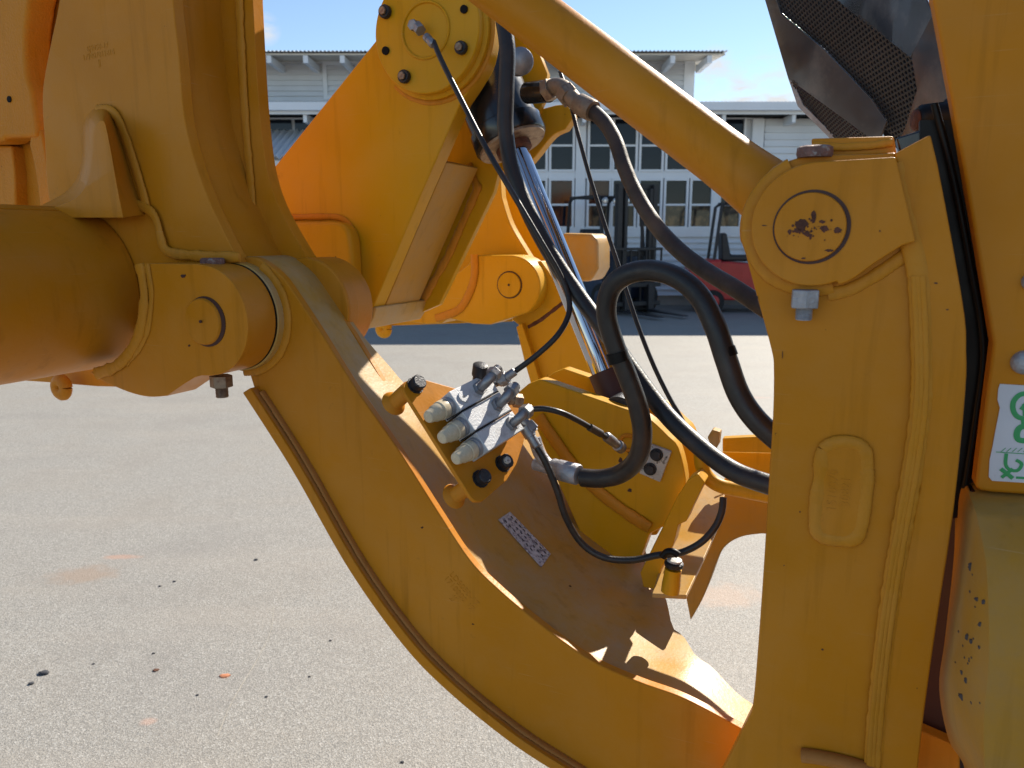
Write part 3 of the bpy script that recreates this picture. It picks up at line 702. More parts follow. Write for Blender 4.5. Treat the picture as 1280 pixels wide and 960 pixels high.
# --- centre brackets for the lift cylinder ------------------------------------------
VB = 1.17
cbp = [(640, 497), (660, 480), (675, 474), (787, 513)] + cat([(800, 517), (815, 526), (835, 545), (848, 560), (857, 599), (853, 628), (838, 652), (812, 668)], 3) + [(800, 700), (740, 700), (700, 610), (672, 540), (650, 505)]
brA = plate('cylinder_bracket', cbp, VB, .030, 'bounce_yellow', DZ, bev=.003)
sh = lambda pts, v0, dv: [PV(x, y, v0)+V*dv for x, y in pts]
brB = plate('cylinder_bracket', sh(cbp, VB, .115), VB, .030, 'bounce_yellow', DZ, bev=.003)
bead('weld_bead', [PV(x, y, VB-.004) for x, y in cat([(673, 520), (700, 560), (730, 598), (770, 632), (812, 660)], 8)], .009, brA, 'weld', rn=.15)
pad = plate('bolted_pad', [(812, 555), (839, 565), (825, 603), (799, 592)], VB-.008, .008, 'whitesteel', brA, bev=.0015)
for x, y in ((820, 569), (812, 587)):
    bm = bmesh.new(); c = PV(x, y, VB-.0125); hexa(bm, c-V*.004, V, .0085, .012, .4); ringcyl(bm, c+V*.001, c+V*.0046, .0105, n=20); obj('pad_bolt', bm, 'darksteel', brA, bev=.001)
bm = bmesh.new(); c = PV(785, 553, VB)
sweep(bm, [c-V*.002+(U*.0125*math.cos(a)+Z*.0125*math.sin(a)) for a in [2*math.pi*i/24 for i in range(25)]], .0035, 8); obj('grease_boss', bm, 'weld', brA)
bm = bmesh.new(); chip(bm, 788, 566, 5, VB, sy=.6); chip(bm, 776, 576, 3.5, VB, sy=1.4); chip(bm, 787, 613, 3, VB); obj('paint_chip', bm, 'maroon', brA, smooth=0)
# crossing pin between brackets
c = PV(768, 520, VB); bm = bmesh.new(); ringcyl(bm, c+V*.02, c+V*.13, .028, n=32); obj('lower_cylinder_pin', bm, 'darksteel', DZ)

# lit channel standing at the right of the brackets
chn = plate('channel_upright', [(800, 716), (830, 655), (846, 622), (860, 600), (872, 592), (881, 603), (863, 640), (858, 652), (848, 656), (842, 680), (826, 712), (822, 738), (804, 734)], 1.115, .035, 'bounce_yellow', DZ, bev=.002)
bm = bmesh.new(); prism(bm, [PV(*q) for q in ((882, 603, 1.36), (906, 618, 1.36), (899, 655, 1.28), (879, 700, 1.17), (858, 744, 1.05), (815, 742, 1.05), (826, 705, 1.15), (842, 672, 1.23), (858, 640, 1.30))], Vector((0, 0, -.007)))
obj('channel_flange', bm, 'tan', DZ, bev=.0015)
bm = bmesh.new(); c0 = PV(839, 730, 1.02); c1 = PV(842, 708, 1.02)
lathe(bm, c0, c1-c0, [(-.012, .013), (0, .013), (.012, .012), (.0235, .012)], 20); st = obj('clip_post', bm, 'bounce_yellow', DZ)
bm = bmesh.new(); lathe(bm, c1, c1-c0, [(0, .0125), (.003, .0135), (.006, .0135), (.008, .011)], 24); obj('post_collar', bm, 'darksteel', st)
bm = bmesh.new(); lathe(bm, c1+(c1-c0).normalized()*.008, c1-c0, [(0, .0105), (.003, .0105), (.0045, .006)], 20); obj('post_cap', bm, 'whitesteel', st)
# rear cross member with an arched underside, shade put into its dull colour
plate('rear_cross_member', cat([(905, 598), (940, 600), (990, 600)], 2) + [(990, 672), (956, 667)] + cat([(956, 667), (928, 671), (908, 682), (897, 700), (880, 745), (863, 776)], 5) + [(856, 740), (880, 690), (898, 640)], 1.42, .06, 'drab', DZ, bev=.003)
# U shaped guard bracket
ub = plate('guard_bracket', [(903, 548), (945, 546), (985, 552), (985, 567), (903, 565)], 1.34, .02, 'bounce_yellow', DZ)
plate('guard_bracket_web', [(902, 565), (985, 567), (985, 606), (925, 598), (905, 585)], 1.38, .012, 'bounce_yellow', DZ)
bm = bmesh.new(); sweep(bm, [PV(x, y, 1.16) for x, y in cat([(876, 566), (877, 580), (884, 596), (900, 607), (925, 613), (975, 622), (1010, 626)], 6)], .011, 12, flat=1.0); obj('guard_bar', bm, 'bounce_yellow', DZ)
bm = bmesh.new(); sweep(bm, [PV(x, y, 1.16) for x, y in [(876, 566), (877, 557)]], .0115, 12); obj('guard_bar_end', bm, 'tan', DZ)
plate('bracket_tab', [(884, 547), (890, 537), (900, 540), (898, 556), (892, 566)], 1.14, .02, 'tan', DZ)

# --- far side: arm, cheek and pin ----------------------------------------------------
VF = 1.72
plate('far_push_frame_arm', [(640, 330), (676, 326), (686, 340), (713, 389), (741, 459), (770, 530), (684, 530), (676, 500), (664, 465), (650, 408), (640, 400)], VF+.05, .10, 'bounce_yellow', DZ, bev=.004)
plate('far_arm_flange', [(645, 409), (652, 404), (664, 440), (684, 510), (672, 510), (655, 450)], VF+.03, .10, 'bounce_yellow', DZ)
bead('weld_bead', [PV(x, y, VF+.05) for x, y in ((660, 409), (676, 400), (694, 386), (712, 372))], .004, DZ, 'rust', rn=.3)
fc = PV(640, 358, VF); frr = 38*mpp(fc)
far_cheek = [PV(x, y, VF) for x, y in ((592, 319), (640, 319))] + arc(fc, frr, 84, -60, 22) + [PV(x, y, VF) for x, y in ((634, 399), (612, 406), (590, 405), (560, 398), (552, 404), (530, 405), (505, 401), (500, 392), (560, 350), (585, 330))]
fk_ = plate('far_clevis_cheek', far_cheek, VF, .085, 'bounce_yellow', DZ, bev=.005)
bm = bmesh.new(); c = PV(637, 356, VF); ringcyl(bm, c-V*.001, c+V*.01, 17.2*mpp(c), n=40); obj('pin_bore_ring', bm, 'maroon', fk_)
bm = bmesh.new(); lathe(bm, c+V*.004, -V, [(0, 15.6*mpp(c)), (.007, 15.6*mpp(c)), (.009, 15*mpp(c))], 40); obj('pivot_pin', bm, 'bounce_yellow', fk_)
bm = bmesh.new(); ringcyl(bm, c-V*.0060, c-V*.0040, .003, n=12); obj('centre_mark', bm, 'maroon', fk_)
bead('weld_bead', [PV(x, y, VF-.002) for x, y in cat([(593, 318), (593, 345), (585, 370), (572, 388), (545, 398)], 6)], .009, fk_, 'weld', rn=.2)
plate('far_mount_plate', [(575, 120), (625, 215)] + cat([(627, 246), (638, 280), (659, 316), (668, 330)], 5) + [(640, 345), (560, 400), (500, 395), (500, 300)], VF+.09, .03, 'bounce_yellow', DZ, bev=.003)
plate('far_mount_plate', [(620, 190), (640, 240)] + cat([(652, 262), (668, 300), (682, 322), (696, 340)], 5) + [(680, 350), (600, 360), (560, 250)], VF+.22, .03, 'bounce_yellow', DZ, bev=.003)
bm = bmesh.new(); c = PV(479, 411, VF+.1)
sweep(bm, [c+(U*.014*math.cos(a)+Z*.014*math.sin(a)) for a in [2*math.pi*i/24 for i in range(25)]], .009, 12, flat=1.5); obj('eye_lug', bm, 'bounce_yellow', DZ)
plate('lower_rail', [(470, 396), (600, 399), (640, 392), (640, 402), (552, 405), (465, 408)], VF+.12, .03, 'bounce_yellow', DZ)
bx_ = [(700, 291), (738, 292), (747, 299), (747, 336), (738, 352), (718, 352), (700, 345)]
plate('blade_end_box', bx_, 1.95, .12, 'tan', DZ, bev=.012)

# --- central slanting lug with bolted cap --------------------------------------------
V1 = 1.2
lug = plate('tilt_lug_plate', [(470, 50), (475, 30), (520, -60), (600, -60)] + cat([(612, -20), (613, 34), (607, 75), (592, 104), (576, 128)], 4) + [(523, 250), (467, 383), (462, 404), (440, 408), (380, 430), (320, 330), (320, 245), (340, 212)], V1, .04, 'bounce_yellow', DZ, bev=.003)
# raised box seen through the near clevis, with weld frame
plate('stiffener_box', [(330, 278)] + cat([(375, 277), (415, 277), (430, 282), (438, 298), (441, 340)], 4) + [(444, 420), (330, 420)], V1-.035, .034, 'bounce_yellow', lug, bev=.010, seg=3)
bead('weld_bead', [PV(x, y, V1-.003) for x, y in cat([(345, 272), (395, 271), (424, 272), (438, 283), (444, 300), (446, 340), (447, 395)], 6)], .005, lug, 'weld', rn=.2)
cc = PV(532, 38, V1-.028); RC = 75*mpp(cc)
bm = bmesh.new(); lathe(bm, cc+V*.03, -V, [(-.002, RC*1.07), (.012, RC*1.07), (.014, RC*1.0), (.028, RC*1.0), (.030, RC*.985)], 96); capf = obj('bolted_cap', bm, 'bounce_yellow', lug, smooth=30)
bm = bmesh.new(); c = cc
def ringR(c, r, n=48): return [c+(U*r*math.cos(2*math.pi*i/n)+Z*r*math.sin(2*math.pi*i/n)) for i in range(n+1)]
sweep(bm, ringR(cc, RC*.44), .0035, 8, flat=.7); obj('cap_ring', bm, 'bounce_yellow', capf)
bead('weld_bead', [cc+V*.028+U*(RC*1.10*math.cos(R(a)))+Z*(RC*1.10*math.sin(R(a))) for a in range(60, -140, -4)], .004, lug, 'weld', rn=.2)
for x, y in ((482, 15), (506, 96), (577, 60)):
    c = PV(x, y, V1-.031); bm = bmesh.new(); k = mpp(c)
    lathe(bm, c+V*.001, -V, [(0, 8.2*k), (.006, 8.2*k), (.008, 7.4*k)], 24); hd = obj('cap_bolt', bm, 'darksteel', capf)
    bm = bmesh.new(); hexa(bm, c-V*.0085, -V, 5.2*k, .004, .2); obj('bolt_hex', bm, 'brownsteel', capf, bev=.001)
for x, y in ((481, 63), (579, 11)):
    c = PV(x, y, V1-.0325); bm = bmesh.new(); ringcyl(bm, c+V*.0008, c+V*.004, 5*mpp(c), n=24); obj('tapped_hole', bm, 'dark', capf)
# box section behind the lug : right-hand side visible
sbx = [(545, 200), (527, 242), (500, 306), (468, 383), (452, 404), (420, 404), (440, 300), (500, 190)]
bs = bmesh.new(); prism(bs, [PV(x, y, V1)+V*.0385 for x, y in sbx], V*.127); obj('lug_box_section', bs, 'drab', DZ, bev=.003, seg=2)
bs = bmesh.new(); prism(bs, [PV(x, y, V1) for x, y in ((470, 384), (466, 398), (458, 412), (440, 408), (430, 400), (452, 380))], V*.20); obj('lower_lip', bs, 'tan', DZ, bev=.004)
# second lug plate
plate('rear_lug_plate', [(595, -60), (640, 10), (672, 62), (684, 92), (680, 125), (660, 170), (640, 205), (622, 219), (617, 240), (549, 381), (512, 397), (455, 400), (500, 230), (560, 60)], 1.385, .016, 'bounce_yellow', DZ, bev=.0015)
plate('rear_lug_ear', cat([(640, 146), (677, 136), (708, 130), (716, 147)], 2) + cat([(706, 162), (690, 170), (672, 192), (655, 212)], 4) + [(622, 220), (610, 160)], 1.40, .03, 'bounce_yellow', DZ, bev=.003)
bead('weld_bead', [PV(x, y, 1.383) for x, y in ((585, 205), (597, 235), (560, 320), (528, 376))], .007, DZ, 'weld')

# --- lift cylinder -------------------------------------------------------------------
VC = 1.30
e0 = PV(640, 180, VC); e1 = PV(768, 494, 1.255); ax = (e1-e0).normalized()
rbar = 45*mpp(e0)
bm = bmesh.new(); lathe(bm, e0-ax*.42, ax, [(0, rbar*.96), (.385, rbar*.96), (.388, rbar*1.03), (.416, rbar*1.03), (.42, rbar*.99)], 72); cyl = obj('lift_cylinder', bm, 'black', DZ, smooth=35)
bm = bmesh.new(); lathe(bm, e0-ax*.002, ax, [(0, rbar*.97), (.006, rbar*.95), (.0065, .030)], 64); obj('cylinder_head', bm, 'brownsteel', cyl)
bm = bmesh.new(); lathe(bm, e0+ax*.004, ax, [(0, .032), (.012, .032), (.014, .028)], 40); obj('wiper_seal', bm, 'rust', cyl)
L = (e1-e0).length
bm = bmesh.new(); ringcyl(bm, e0, e1-ax*.01, .0232, n=64); obj('chrome_rod', bm, 'chrome', cyl, smooth=50)
bm = bmesh.new(); lathe(bm, e1-ax*.045, ax, [(0, .029), (.05, .029), (.06, .033), (.12, .033)], 40); obj('rod_eye', bm, 'maroon', cyl)
# port and elbow
p0 = PV(660, 116, 1.26); p1 = PV(686, 114, 1.235)
bm = bmesh.new(); sweep(bm, [p0, p1], .018, 20); obj('cylinder_port', bm, 'black', cyl)
bm = bmesh.new(); pp = [PV(682, 115, 1.235), PV(694, 108, 1.23), PV(706, 112, 1.22), PV(716, 124, 1.21), PV(724, 131, 1.205)]
sweep(bm, [Vector(q) for q in cat(pp, 5)], .0135, 14); obj('elbow_fitting', bm, 'brownsteel', cyl)
d = (pp[1]-pp[0]); bm = bmesh.new(); hexa(bm, pp[0], d, .019, .014, .2); hexa(bm, pp[2]-Z*.003, pp[3]-pp[2], .018, .018, .5); obj('elbow_nut', bm, 'brownsteel', cyl, bev=.0015)
bm = bmesh.new(); lathe(bm, PV(722, 129, 1.205), PV(745, 141, 1.19)-PV(722, 129, 1.205), [(0, .014), (.004, .0165), (.032, .0165), (.036, .0155)], 24); obj('hose_ferrule', bm, 'brownsteel', cyl)
c = PV(652, 76, 1.23); bm = bmesh.new(); dd = PV(640, 82, 1.27)-c; lathe(bm, c, dd, [(0, .018), (.003, .022), (.02, .022), (.022, .015), (.06, .015)], 28); obj('bleed_plug', bm, 'steel', cyl)

# --- link tube ------------------------------------------------------------------------
la = PV(962, 243, .875); lb = PV(560, -62, .875)
ld = (lb-la).normalized(); Lk = (lb-la).length
bm = bmesh.new(); lathe(bm, la-ld*.03, ld, [(0, .036), (.03, .0345), (.07, .0315), (.10, .0305), (Lk+.03, .0305)], 72); lt = obj('link_tube', bm, 'yellow', DZ, smooth=40)
rc = PV(1013, 283, .80)
bm = bmesh.new(); ringcyl(bm, rc+V*.022, rc+V*.13, .058, n=64); obj('link_eye', bm, 'yellow', DZ, bev=.003)

# --- right: front frame post -------------------------------------------------------------
VR = .80
k_ = mpp(rc); R1, R2 = 86*k_, 74.5*k_
left = [(880, 1120), (893, 985), (905, 960), (932, 905), (941, 880), (948, 800), (955, 700), (961, 600), (966, 520), (967, 462), (964, 437), (948, 378), (937, 338), (930, 310)]
post_pts = [PV(x, y, VR) for x, y in cat(left[:3], 1)] + [PV(x, y, VR) for x, y in cat(left[2:], 4)[1:]] + arc(rc, R1, 192, 90, 26) + [PV(x, y, VR) for x, y in ((1100, 192), (1120, 190), (1150, 310), (1160, 420), (1158, 520), (1140, 640), (1100, 840), (1080, 1120))]
post = plate('front_frame_post', post_pts, VR, .02, 'yellow', DZ, bev=.0025)
strip = plate('post_side_strip', [(1118, 192), (1163, 168)] + cat([(1172, 205), (1190, 300), (1206, 395), (1208, 440), (1207, 490), (1192, 640), (1168, 800), (1149, 945), (1135, 1120)], 3) + [(1078, 1120), (1092, 960), (1118, 780), (1150, 610), (1163, 500), (1162, 420), (1146, 310)], VR-.006, .022, 'yellow', post, bev=.002)
# raised boss plate
bpv = VR-.016
rc2 = PV(1018, 281, bpv)
bpts = [PV(1120, 196, bpv), PV(1145, 302, bpv), PV(1128, 307, bpv)] + [PV(x, y, bpv) for x, y in cat([(1128, 307), (1095, 328), (1064, 350), (1048, 356)], 4)[1:]] + list(arc(rc2, R2*1.0, -66, -270, 44))
boss = plate('boss_plate', bpts, bpv, .017, 'yellow', post, bev=.003)
bead('boss_weld', [rc2+V*.015+U*(R2*1.05*math.cos(R(a)))+Z*(R2*1.05*math.sin(R(a))) for a in range(115, 292, 3)], .0075, post, 'weld', rn=.12)
bead('boss_weld', [PV(x, y, VR) for x, y in cat([(1035, 368), (1062, 362), (1098, 342), (1126, 323), (1138, 318)], 6)], .0055, post, 'weld', rn=.15)
wpath = [(1116, 205), (1124, 250), (1138, 300), (1148, 345), (1152, 420), (1152, 500), (1142, 580), (1128, 660), (1112, 760), (1100, 860), (1092, 960), (1088, 1080)]
bm = bmesh.new(); pw = resample([PV(x, y, VR-.004) for x, y in cat(wpath, 12)], .003)
sweep(bm, pw, [.0095+.0012*noise.noise(Vector((i*.3, 0, 0)))+.0006*noise.noise(Vector((i*1.1, 3, 0))) for i in range(len(pw))], 16, flat=.42, up=V); obj('seam_weld', bm, 'weld', post, smooth=60)
for dx, rr, seed in ((-6, .0022, 3), (-1, .0018, 5), (5, .0022, 8)):
    bead('seam_weld_ridge', [PV(x+dx, y, VR-.0078) for x, y in cat(wpath[3:], 12)], rr, post, 'weld', rn=.4)
pr = 43*k_
pcx = PV(1014, 284, bpv)
bm = bmesh.new(); ringcyl(bm, pcx-V*.0010, pcx+V*.012, pr*1.04, n=56); obj('pin_bore_ring', bm, 'maroon', post)
pcx2 = PV(1012.5, 284, bpv)
bm = bmesh.new(); lathe(bm, pcx2+V*.004, -V, [(0, pr*.965), (.0062, pr*.965), (.0078, pr*.94)], 56); pin2 = obj('pivot_pin', bm, 'yellow', post)
bm = bmesh.new(); vv = bpv-.0038
for x, y, s, sx, sy in ((1002, 281, 10, .8, 1.1), (1017, 271, 6, .6, 1.5), (1031, 286, 6, 1, .9), (1047, 288, 6, 1, .7), (987, 290, 4, .8, 1), (1009, 292, 6, .9, .8), (1028, 277, 4, 1.1, .6), (997, 288, 5, 1, 1), (1037, 313, 4, 1.6, .5), (1004, 323, 3, 1.2, .4), (1013, 296, 4, .5, 1)):
    chip(bm, x, y, s*1.1, vv, 18, sx, sy)
for _ in range(34):
    a_ = random.gauss(0, 1); chip(bm, 1014+a_*17, 285+random.gauss(0, 6), .5+random.random()**2*2, vv-.00005, 8)
obj('rust_patch', bm, 'rust', post, smooth=0)
bm = bmesh.new(); vv = bpv
for x, y, s, sx, sy in ((1100, 289, 1.5, .7, 1.2), (955, 282, 3.5, 1.3, .3), ): chip(bm, x, y, s, vv, 8, sx, sy)
for x, y, s, sx, sy in ((1170, 354, 2.5, 1.2, .5), (1184, 387, 2, 1.2, .6), (980, 707, 1, 1, 1)): chip(bm, x, y, s, VR-.006, 8, sx, sy)
for x, y, s, sx, sy in ((978, 444, 1.5, .4, 5), (947, 375, 1.5, .5, 5), (1028, 812, 2, 1, .7), (1000, 640, 1.2, 1, 1), (1136, 569, 1.5, 1, 1)): chip(bm, x, y, s, VR, 8, sx, sy)
obj('paint_chip', bm, 'maroon', post, smooth=0)
vbolt(1007, 362, VR-.012, post, 36, 23, 21, 15, 'galv')
bm = bmesh.new(); c = PV(1018, 197, VR+.002); lathe(bm, c, Z, [(0, .0155), (.003, .0165), (.009, .016), (.0105, .013)], 24); obj('rusty_pin_head', bm, 'rustpink', post)
plate('post_top_cover', [(1014, 173), (1117, 170), (1121, 192), (1016, 197)], VR+.022, .07, 'yellow', post, bev=.002)
bead('cover_weld', [PV(x, y, VR+.02) for x, y in ((1016, 181), (1050, 184), (1090, 182), (1116, 178))], .003, post, 'weld', rn=.3)
# raised number tablet
tab = [(1030, 560)] + cat([(1036, 554), (1052, 551), (1072, 554), (1082, 562), (1085, 575)], 3) + cat([(1082, 640), (1076, 668), (1066, 676), (1050, 677), (1026, 672), (1017, 664), (1017, 650), (1023, 590)], 3)
tb = plate('number_tablet', tab, VR-.004, .006, 'yellow', post, bev=.0015)
bead('tablet_weld', [PV(x, y, VR-.002) for x, y in cat([(1030, 562), (1052, 553), (1078, 560), (1083, 590), (1079, 640), (1070, 671), (1048, 675), (1022, 666), (1021, 630), (1026, 590)], 6, closed=True)+[(1030, 562)]], .0062, post, 'weld', rn=.22)
tx = text_bm('1510070\n30821', PV(1046, 614, VR-.0042), PV(1046, 560, VR)-PV(1040, 660, VR), PV(1030, 615, VR)-PV(1060, 615, VR), .0125, .0004); obj('stamped_number', tx, 'yellow', post, smooth=0)
# lug at the bottom of the post
bm = bmesh.new(); sweep(bm, [PV(x, y, VR-.006) for x, y in cat([(1002, 944), (1020, 946), (1050, 952), (1085, 962), (1120, 975)], 5)], .0085, 14, flat=.8); obj('bottom_lug', bm, 'rail', post)

# --- side panel, seal, lower box -----------------------------------------------------------
plate('rubber_seal', [(1150, 150), (1196, 150), (1262, 430), (1240, 640), (1150, 655), (1150, 400)], .875, .02, 'seal', DZ, bev=0)
bm = bmesh.new(); sweep(bm, [PV(x, y, .868) for x, y in cat([(1168, 130), (1190, 215), (1213, 330), (1229, 432), (1220, 520), (1206, 610)], 8)], .0035, 10); obj('seal_lip', bm, 'seal', DZ)
pan_pts = cat([(1150, -60), (1166, 0), (1190, 130), (1216, 280), (1241, 430)], 1) + [(1241, 430), (1232, 500), (1219, 605)] + cat([(1219, 607), (1224, 613), (1240, 616)], 3) + [(1420, 628), (1420, -60)]
pan_pts = [p for i, p in enumerate(pan_pts) if i == 0 or p != pan_pts[i-1]]
panel = plate('side_panel', pan_pts, .84, .03, 'panel', DZ, bev=.004, seg=3)
plate('panel_trim', [(1212, 612), (1228, 619), (1420, 632), (1420, 660), (1230, 638), (1214, 628)], .846, .03, 'black', DZ, bev=.003)
for x, y, r_ in ((1289, 352, 11), (1280, 453, 15)):
    c = PV(x, y, .84); k = mpp(c); bm = bmesh.new(); lathe(bm, c, -V, [(0, r_*k), (.003, r_*k*.98), (.006, r_*k*.8), (.0078, r_*k*.45), (.008, .0001)], 28); obj('dome_bolt', bm, 'galv', panel)
dv = .8385
dec = [(1250, 480), (1420, 490), (1420, 612), (1240, 601)] + [(1236, 596), (1237, 575), (1240, 562), (1246, 530), (1250, 510), (1247, 500), (1248, 486)]
plate('warning_decal', dec, dv, .0014, 'decal', panel, bev=0)
bm = bmesh.new()
def stroke(pts, w, v=dv-.0005):
    P = [PV(x, y, v) for x, y in pts]; k = mpp(P[0]); sweep(bm, P, w/2*k, 6, flat=.06, up=V)
stroke(cat([(1290, 492), (1276, 493), (1267, 502), (1267, 514), (1274, 522), (1290, 524)], 6), 6)
stroke([(1276, 512), (1284, 502), (1290, 505)], 4); stroke([(1280, 505), (1281, 520)], 4)
stroke(cat([(1290, 532), (1276, 534), (1271, 542), (1274, 550), (1290, 551)], 6), 7); stroke([(1279, 522), (1280, 536)], 5)
stroke([(1245, 565), (1290, 568)], 1)
for i in range(6): stroke([(1251+i*7, 565), (1257+i*7, 560)], .8)
stroke(cat([(1258, 567), (1257, 580), (1262, 587), (1272, 588), (1277, 580), (1270, 575)], 6), 4)
stroke([(1251, 586), (1266, 598)], 5); stroke([(1252, 597), (1266, 586)], 4); stroke([(1270, 597), (1290, 598)], 3)
obj('decal_print', bm, 'green', panel, smooth=0)
# unseen tractor body at the right, added to shade the ground
def uvz(u, v, z): return U*u+V*v+Z*z
u0 = .42
bm = bmesh.new(); prism(bm, [uvz(u0, .90, .75), uvz(u0, .90, 2.35), uvz(u0+.9, .90, 2.42), uvz(u0+.9, .90, .75)], V*.75); obj('unseen_hood', bm, 'panel', DZ, bev=.03)
bm = bmesh.new(); prism(bm, [uvz(u0+.95, .75, .75), uvz(u0+.95, .75, 3.1), uvz(u0+2.2, .75, 3.1), uvz(u0+2.3, .75, .75)], V*1.05); cb = obj('unseen_cab', bm, 'panel', DZ, bev=.05)
bm = bmesh.new(); prism(bm, [uvz(u0+1.05, .742, 1.7), uvz(u0+1.05, .742, 2.9), uvz(u0+2.05, .742, 2.9), uvz(u0+2.1, .742, 1.7)], V*.006); obj('unseen_cab_window', bm, 'glass', cb, bev=.002)
for vv_ in (.35, 1.55):
    tp_ = [(u0+.05, .45), (u0+.12, .75), (u0+.35, .9), (u0+2.5, .9), (u0+2.75, .75), (u0+2.8, .45), (u0+2.6, .15), (u0+2.3, .03), (u0+.6, .03), (u0+.25, .15)]
    bm = bmesh.new(); prism(bm, [uvz(a_, vv_, c_) for a_, c_ in tp_], V*.40); obj('unseen_track', bm, 'darksteel', DZ, bev=.03)
# recess behind the gap and lower box; shade put into the wall's colour
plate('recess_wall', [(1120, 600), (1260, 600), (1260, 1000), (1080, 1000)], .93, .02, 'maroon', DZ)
plate('recess_floor_plate', [(1120, 900), (1200, 935), (1200, 1000), (1080, 1000)], .90, .02, 'yellow', DZ)
# lower box: sloping upper face, vertical lower face, rolled left edge
secL = [(1208, 642, .80), (1206, 700, .775), (1195, 800, .755), (1188, 860, .75), (1200, 925, .75), (1222, 968, .75), (1240, 1100, .75)]
secM = [(1220, 640, .79), (1232, 700, .755), (1236, 770, .735), (1236, 830, .725), (1230, 900, .725), (1232, 975, .725), (1245, 1100, .725)]
secR = [(1420, 655, .79), (1420, 700, .755), (1420, 770, .735), (1420, 822, .725), (1420, 900, .725), (1420, 975, .725), (1420, 1100, .725)]
secB = [(x-14, y, v+.10) for x, y, v in secL]
bm = bmesh.new(); rows = []
cols = [cat(s_, 5) for s_ in (secB, secL, secM, secR)]
for i in range(len(cols[0])):
    P = [PV(*cols[j][i]) for j in range(4)]
    rr = []
    for a in range(7):   # rolled edge between back, left and middle by a quadratic curve
        t = a/6; rr.append(P[0]*(1-t)**2+P[1]*2*t*(1-t)+P[2]*t*t)
    rr.append(P[2]+(P[3]-P[2])*.1); rr.append(P[3])
    rows.append([bm.verts.new(p) for p in rr])
for a, b in zip(rows, rows[1:]):
    for j in range(len(a)-1): bm.faces.new((a[j], a[j+1], b[j+1], b[j]))
tp = [bm.verts.new(v.co+V*.12+Z*.004) for v in rows[0]]
for j in range(len(tp)-1): bm.faces.new((rows[0][j+1], rows[0][j], tp[j], tp[j+1]))
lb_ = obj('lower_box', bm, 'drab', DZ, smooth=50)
bm = bmesh.new()
for i in range(26):
    y = random.uniform(700, 880); c = surf_hit(lb_, 1214+random.gauss(0, 7)+(y-700)*-.03, y)[0]
    if c is None: continue
    s_ = .0008+random.random()**3*.0035; nn = [c+U*s_*random.uniform(.4, 1)*math.cos(a)+Z*s_*random.uniform(.4, 1.2)*math.sin(a)-V*.0012 for a in [2*math.pi*q/8 for q in range(8)]]
    prism(bm, nn, V*.002)
obj('scuff_marks', bm, mat('grey_scuff', (.075, .06, .06), .7), lb_, smooth=0)

# --- radiator guard at upper right -------------------------------------------------------
def quadz(name, pts, m, parent, t=.004, bev=.0008):
    """pts: (x, y, depth along Y)"""
    P = [PY(x, y, Y) for x, y, Y in pts]; n_ = Vector()
    for i in range(1, len(P)-1): n_ += (P[i]-P[0]).cross(P[i+1]-P[0])
    n_.normalize()
    if n_.dot(C0-P[0]) > 0: n_ = -n_
    bm = bmesh.new(); prism(bm, P, n_*t); return obj(name, bm, m, parent, bev=bev)
def flatpanel(name, px, anchors, m, parent, t=.003):
    A, B_, C_ = (PY(*q) for q in anchors); n_ = (B_-A).cross(C_-A).normalized()
    if n_.dot(C0-A) > 0: n_ = -n_
    bm = bmesh.new(); prism(bm, [PN(x, y, A, n_) for x, y in px], n_*t); return obj(name, bm, m, parent, bev=.0006)
guard_root = flatpanel('radiator_guard', [(938, -60), (956, 0), (985, 98), (1085, 171), (1101, 171), (1108, 152), (1089, 124), (1030, 62), (976, 17), (950, -60)], ((956, 0, 1.30), (985, 98, 1.30), (1101, 171, 1.16)), 'smoke', DZ)
flatpanel('guard_lower_frame', [(985, 98), (997, 133), (1038, 174), (1047, 174), (1004, 131), (991, 102)], ((985, 98, 1.302), (997, 133, 1.30), (1046, 172, 1.27)), 'galv', guard_root)
flatpanel('guard_upper_panel', [(1045, 0), (1020, -60), (1150, -60), (1157, 0), (1166, 18), (1138, 72)], ((1045, 0, 1.22), (1157, 0, 1.0), (1138, 72, 1.03)), 'smoke', guard_root)
flatpanel('guard_side_panel', [(1166, 16), (1198, 150), (1160, 190), (1120, 182), (1131, 160), (1146, 112), (1139, 70)], ((1166, 16, .975), (1194, 150, .965), (1139, 70, 1.03)), 'smoke', guard_root)
def inside(x, y, poly):
    c = False
    for i in range(len(poly)):
        (x0, y0), (x1, y1) = poly[i], poly[i-1]
        if (y0 > y) != (y1 > y) and x < (x1-x0)*(y-y0)/(y1-y0)+x0: c = not c
    return c
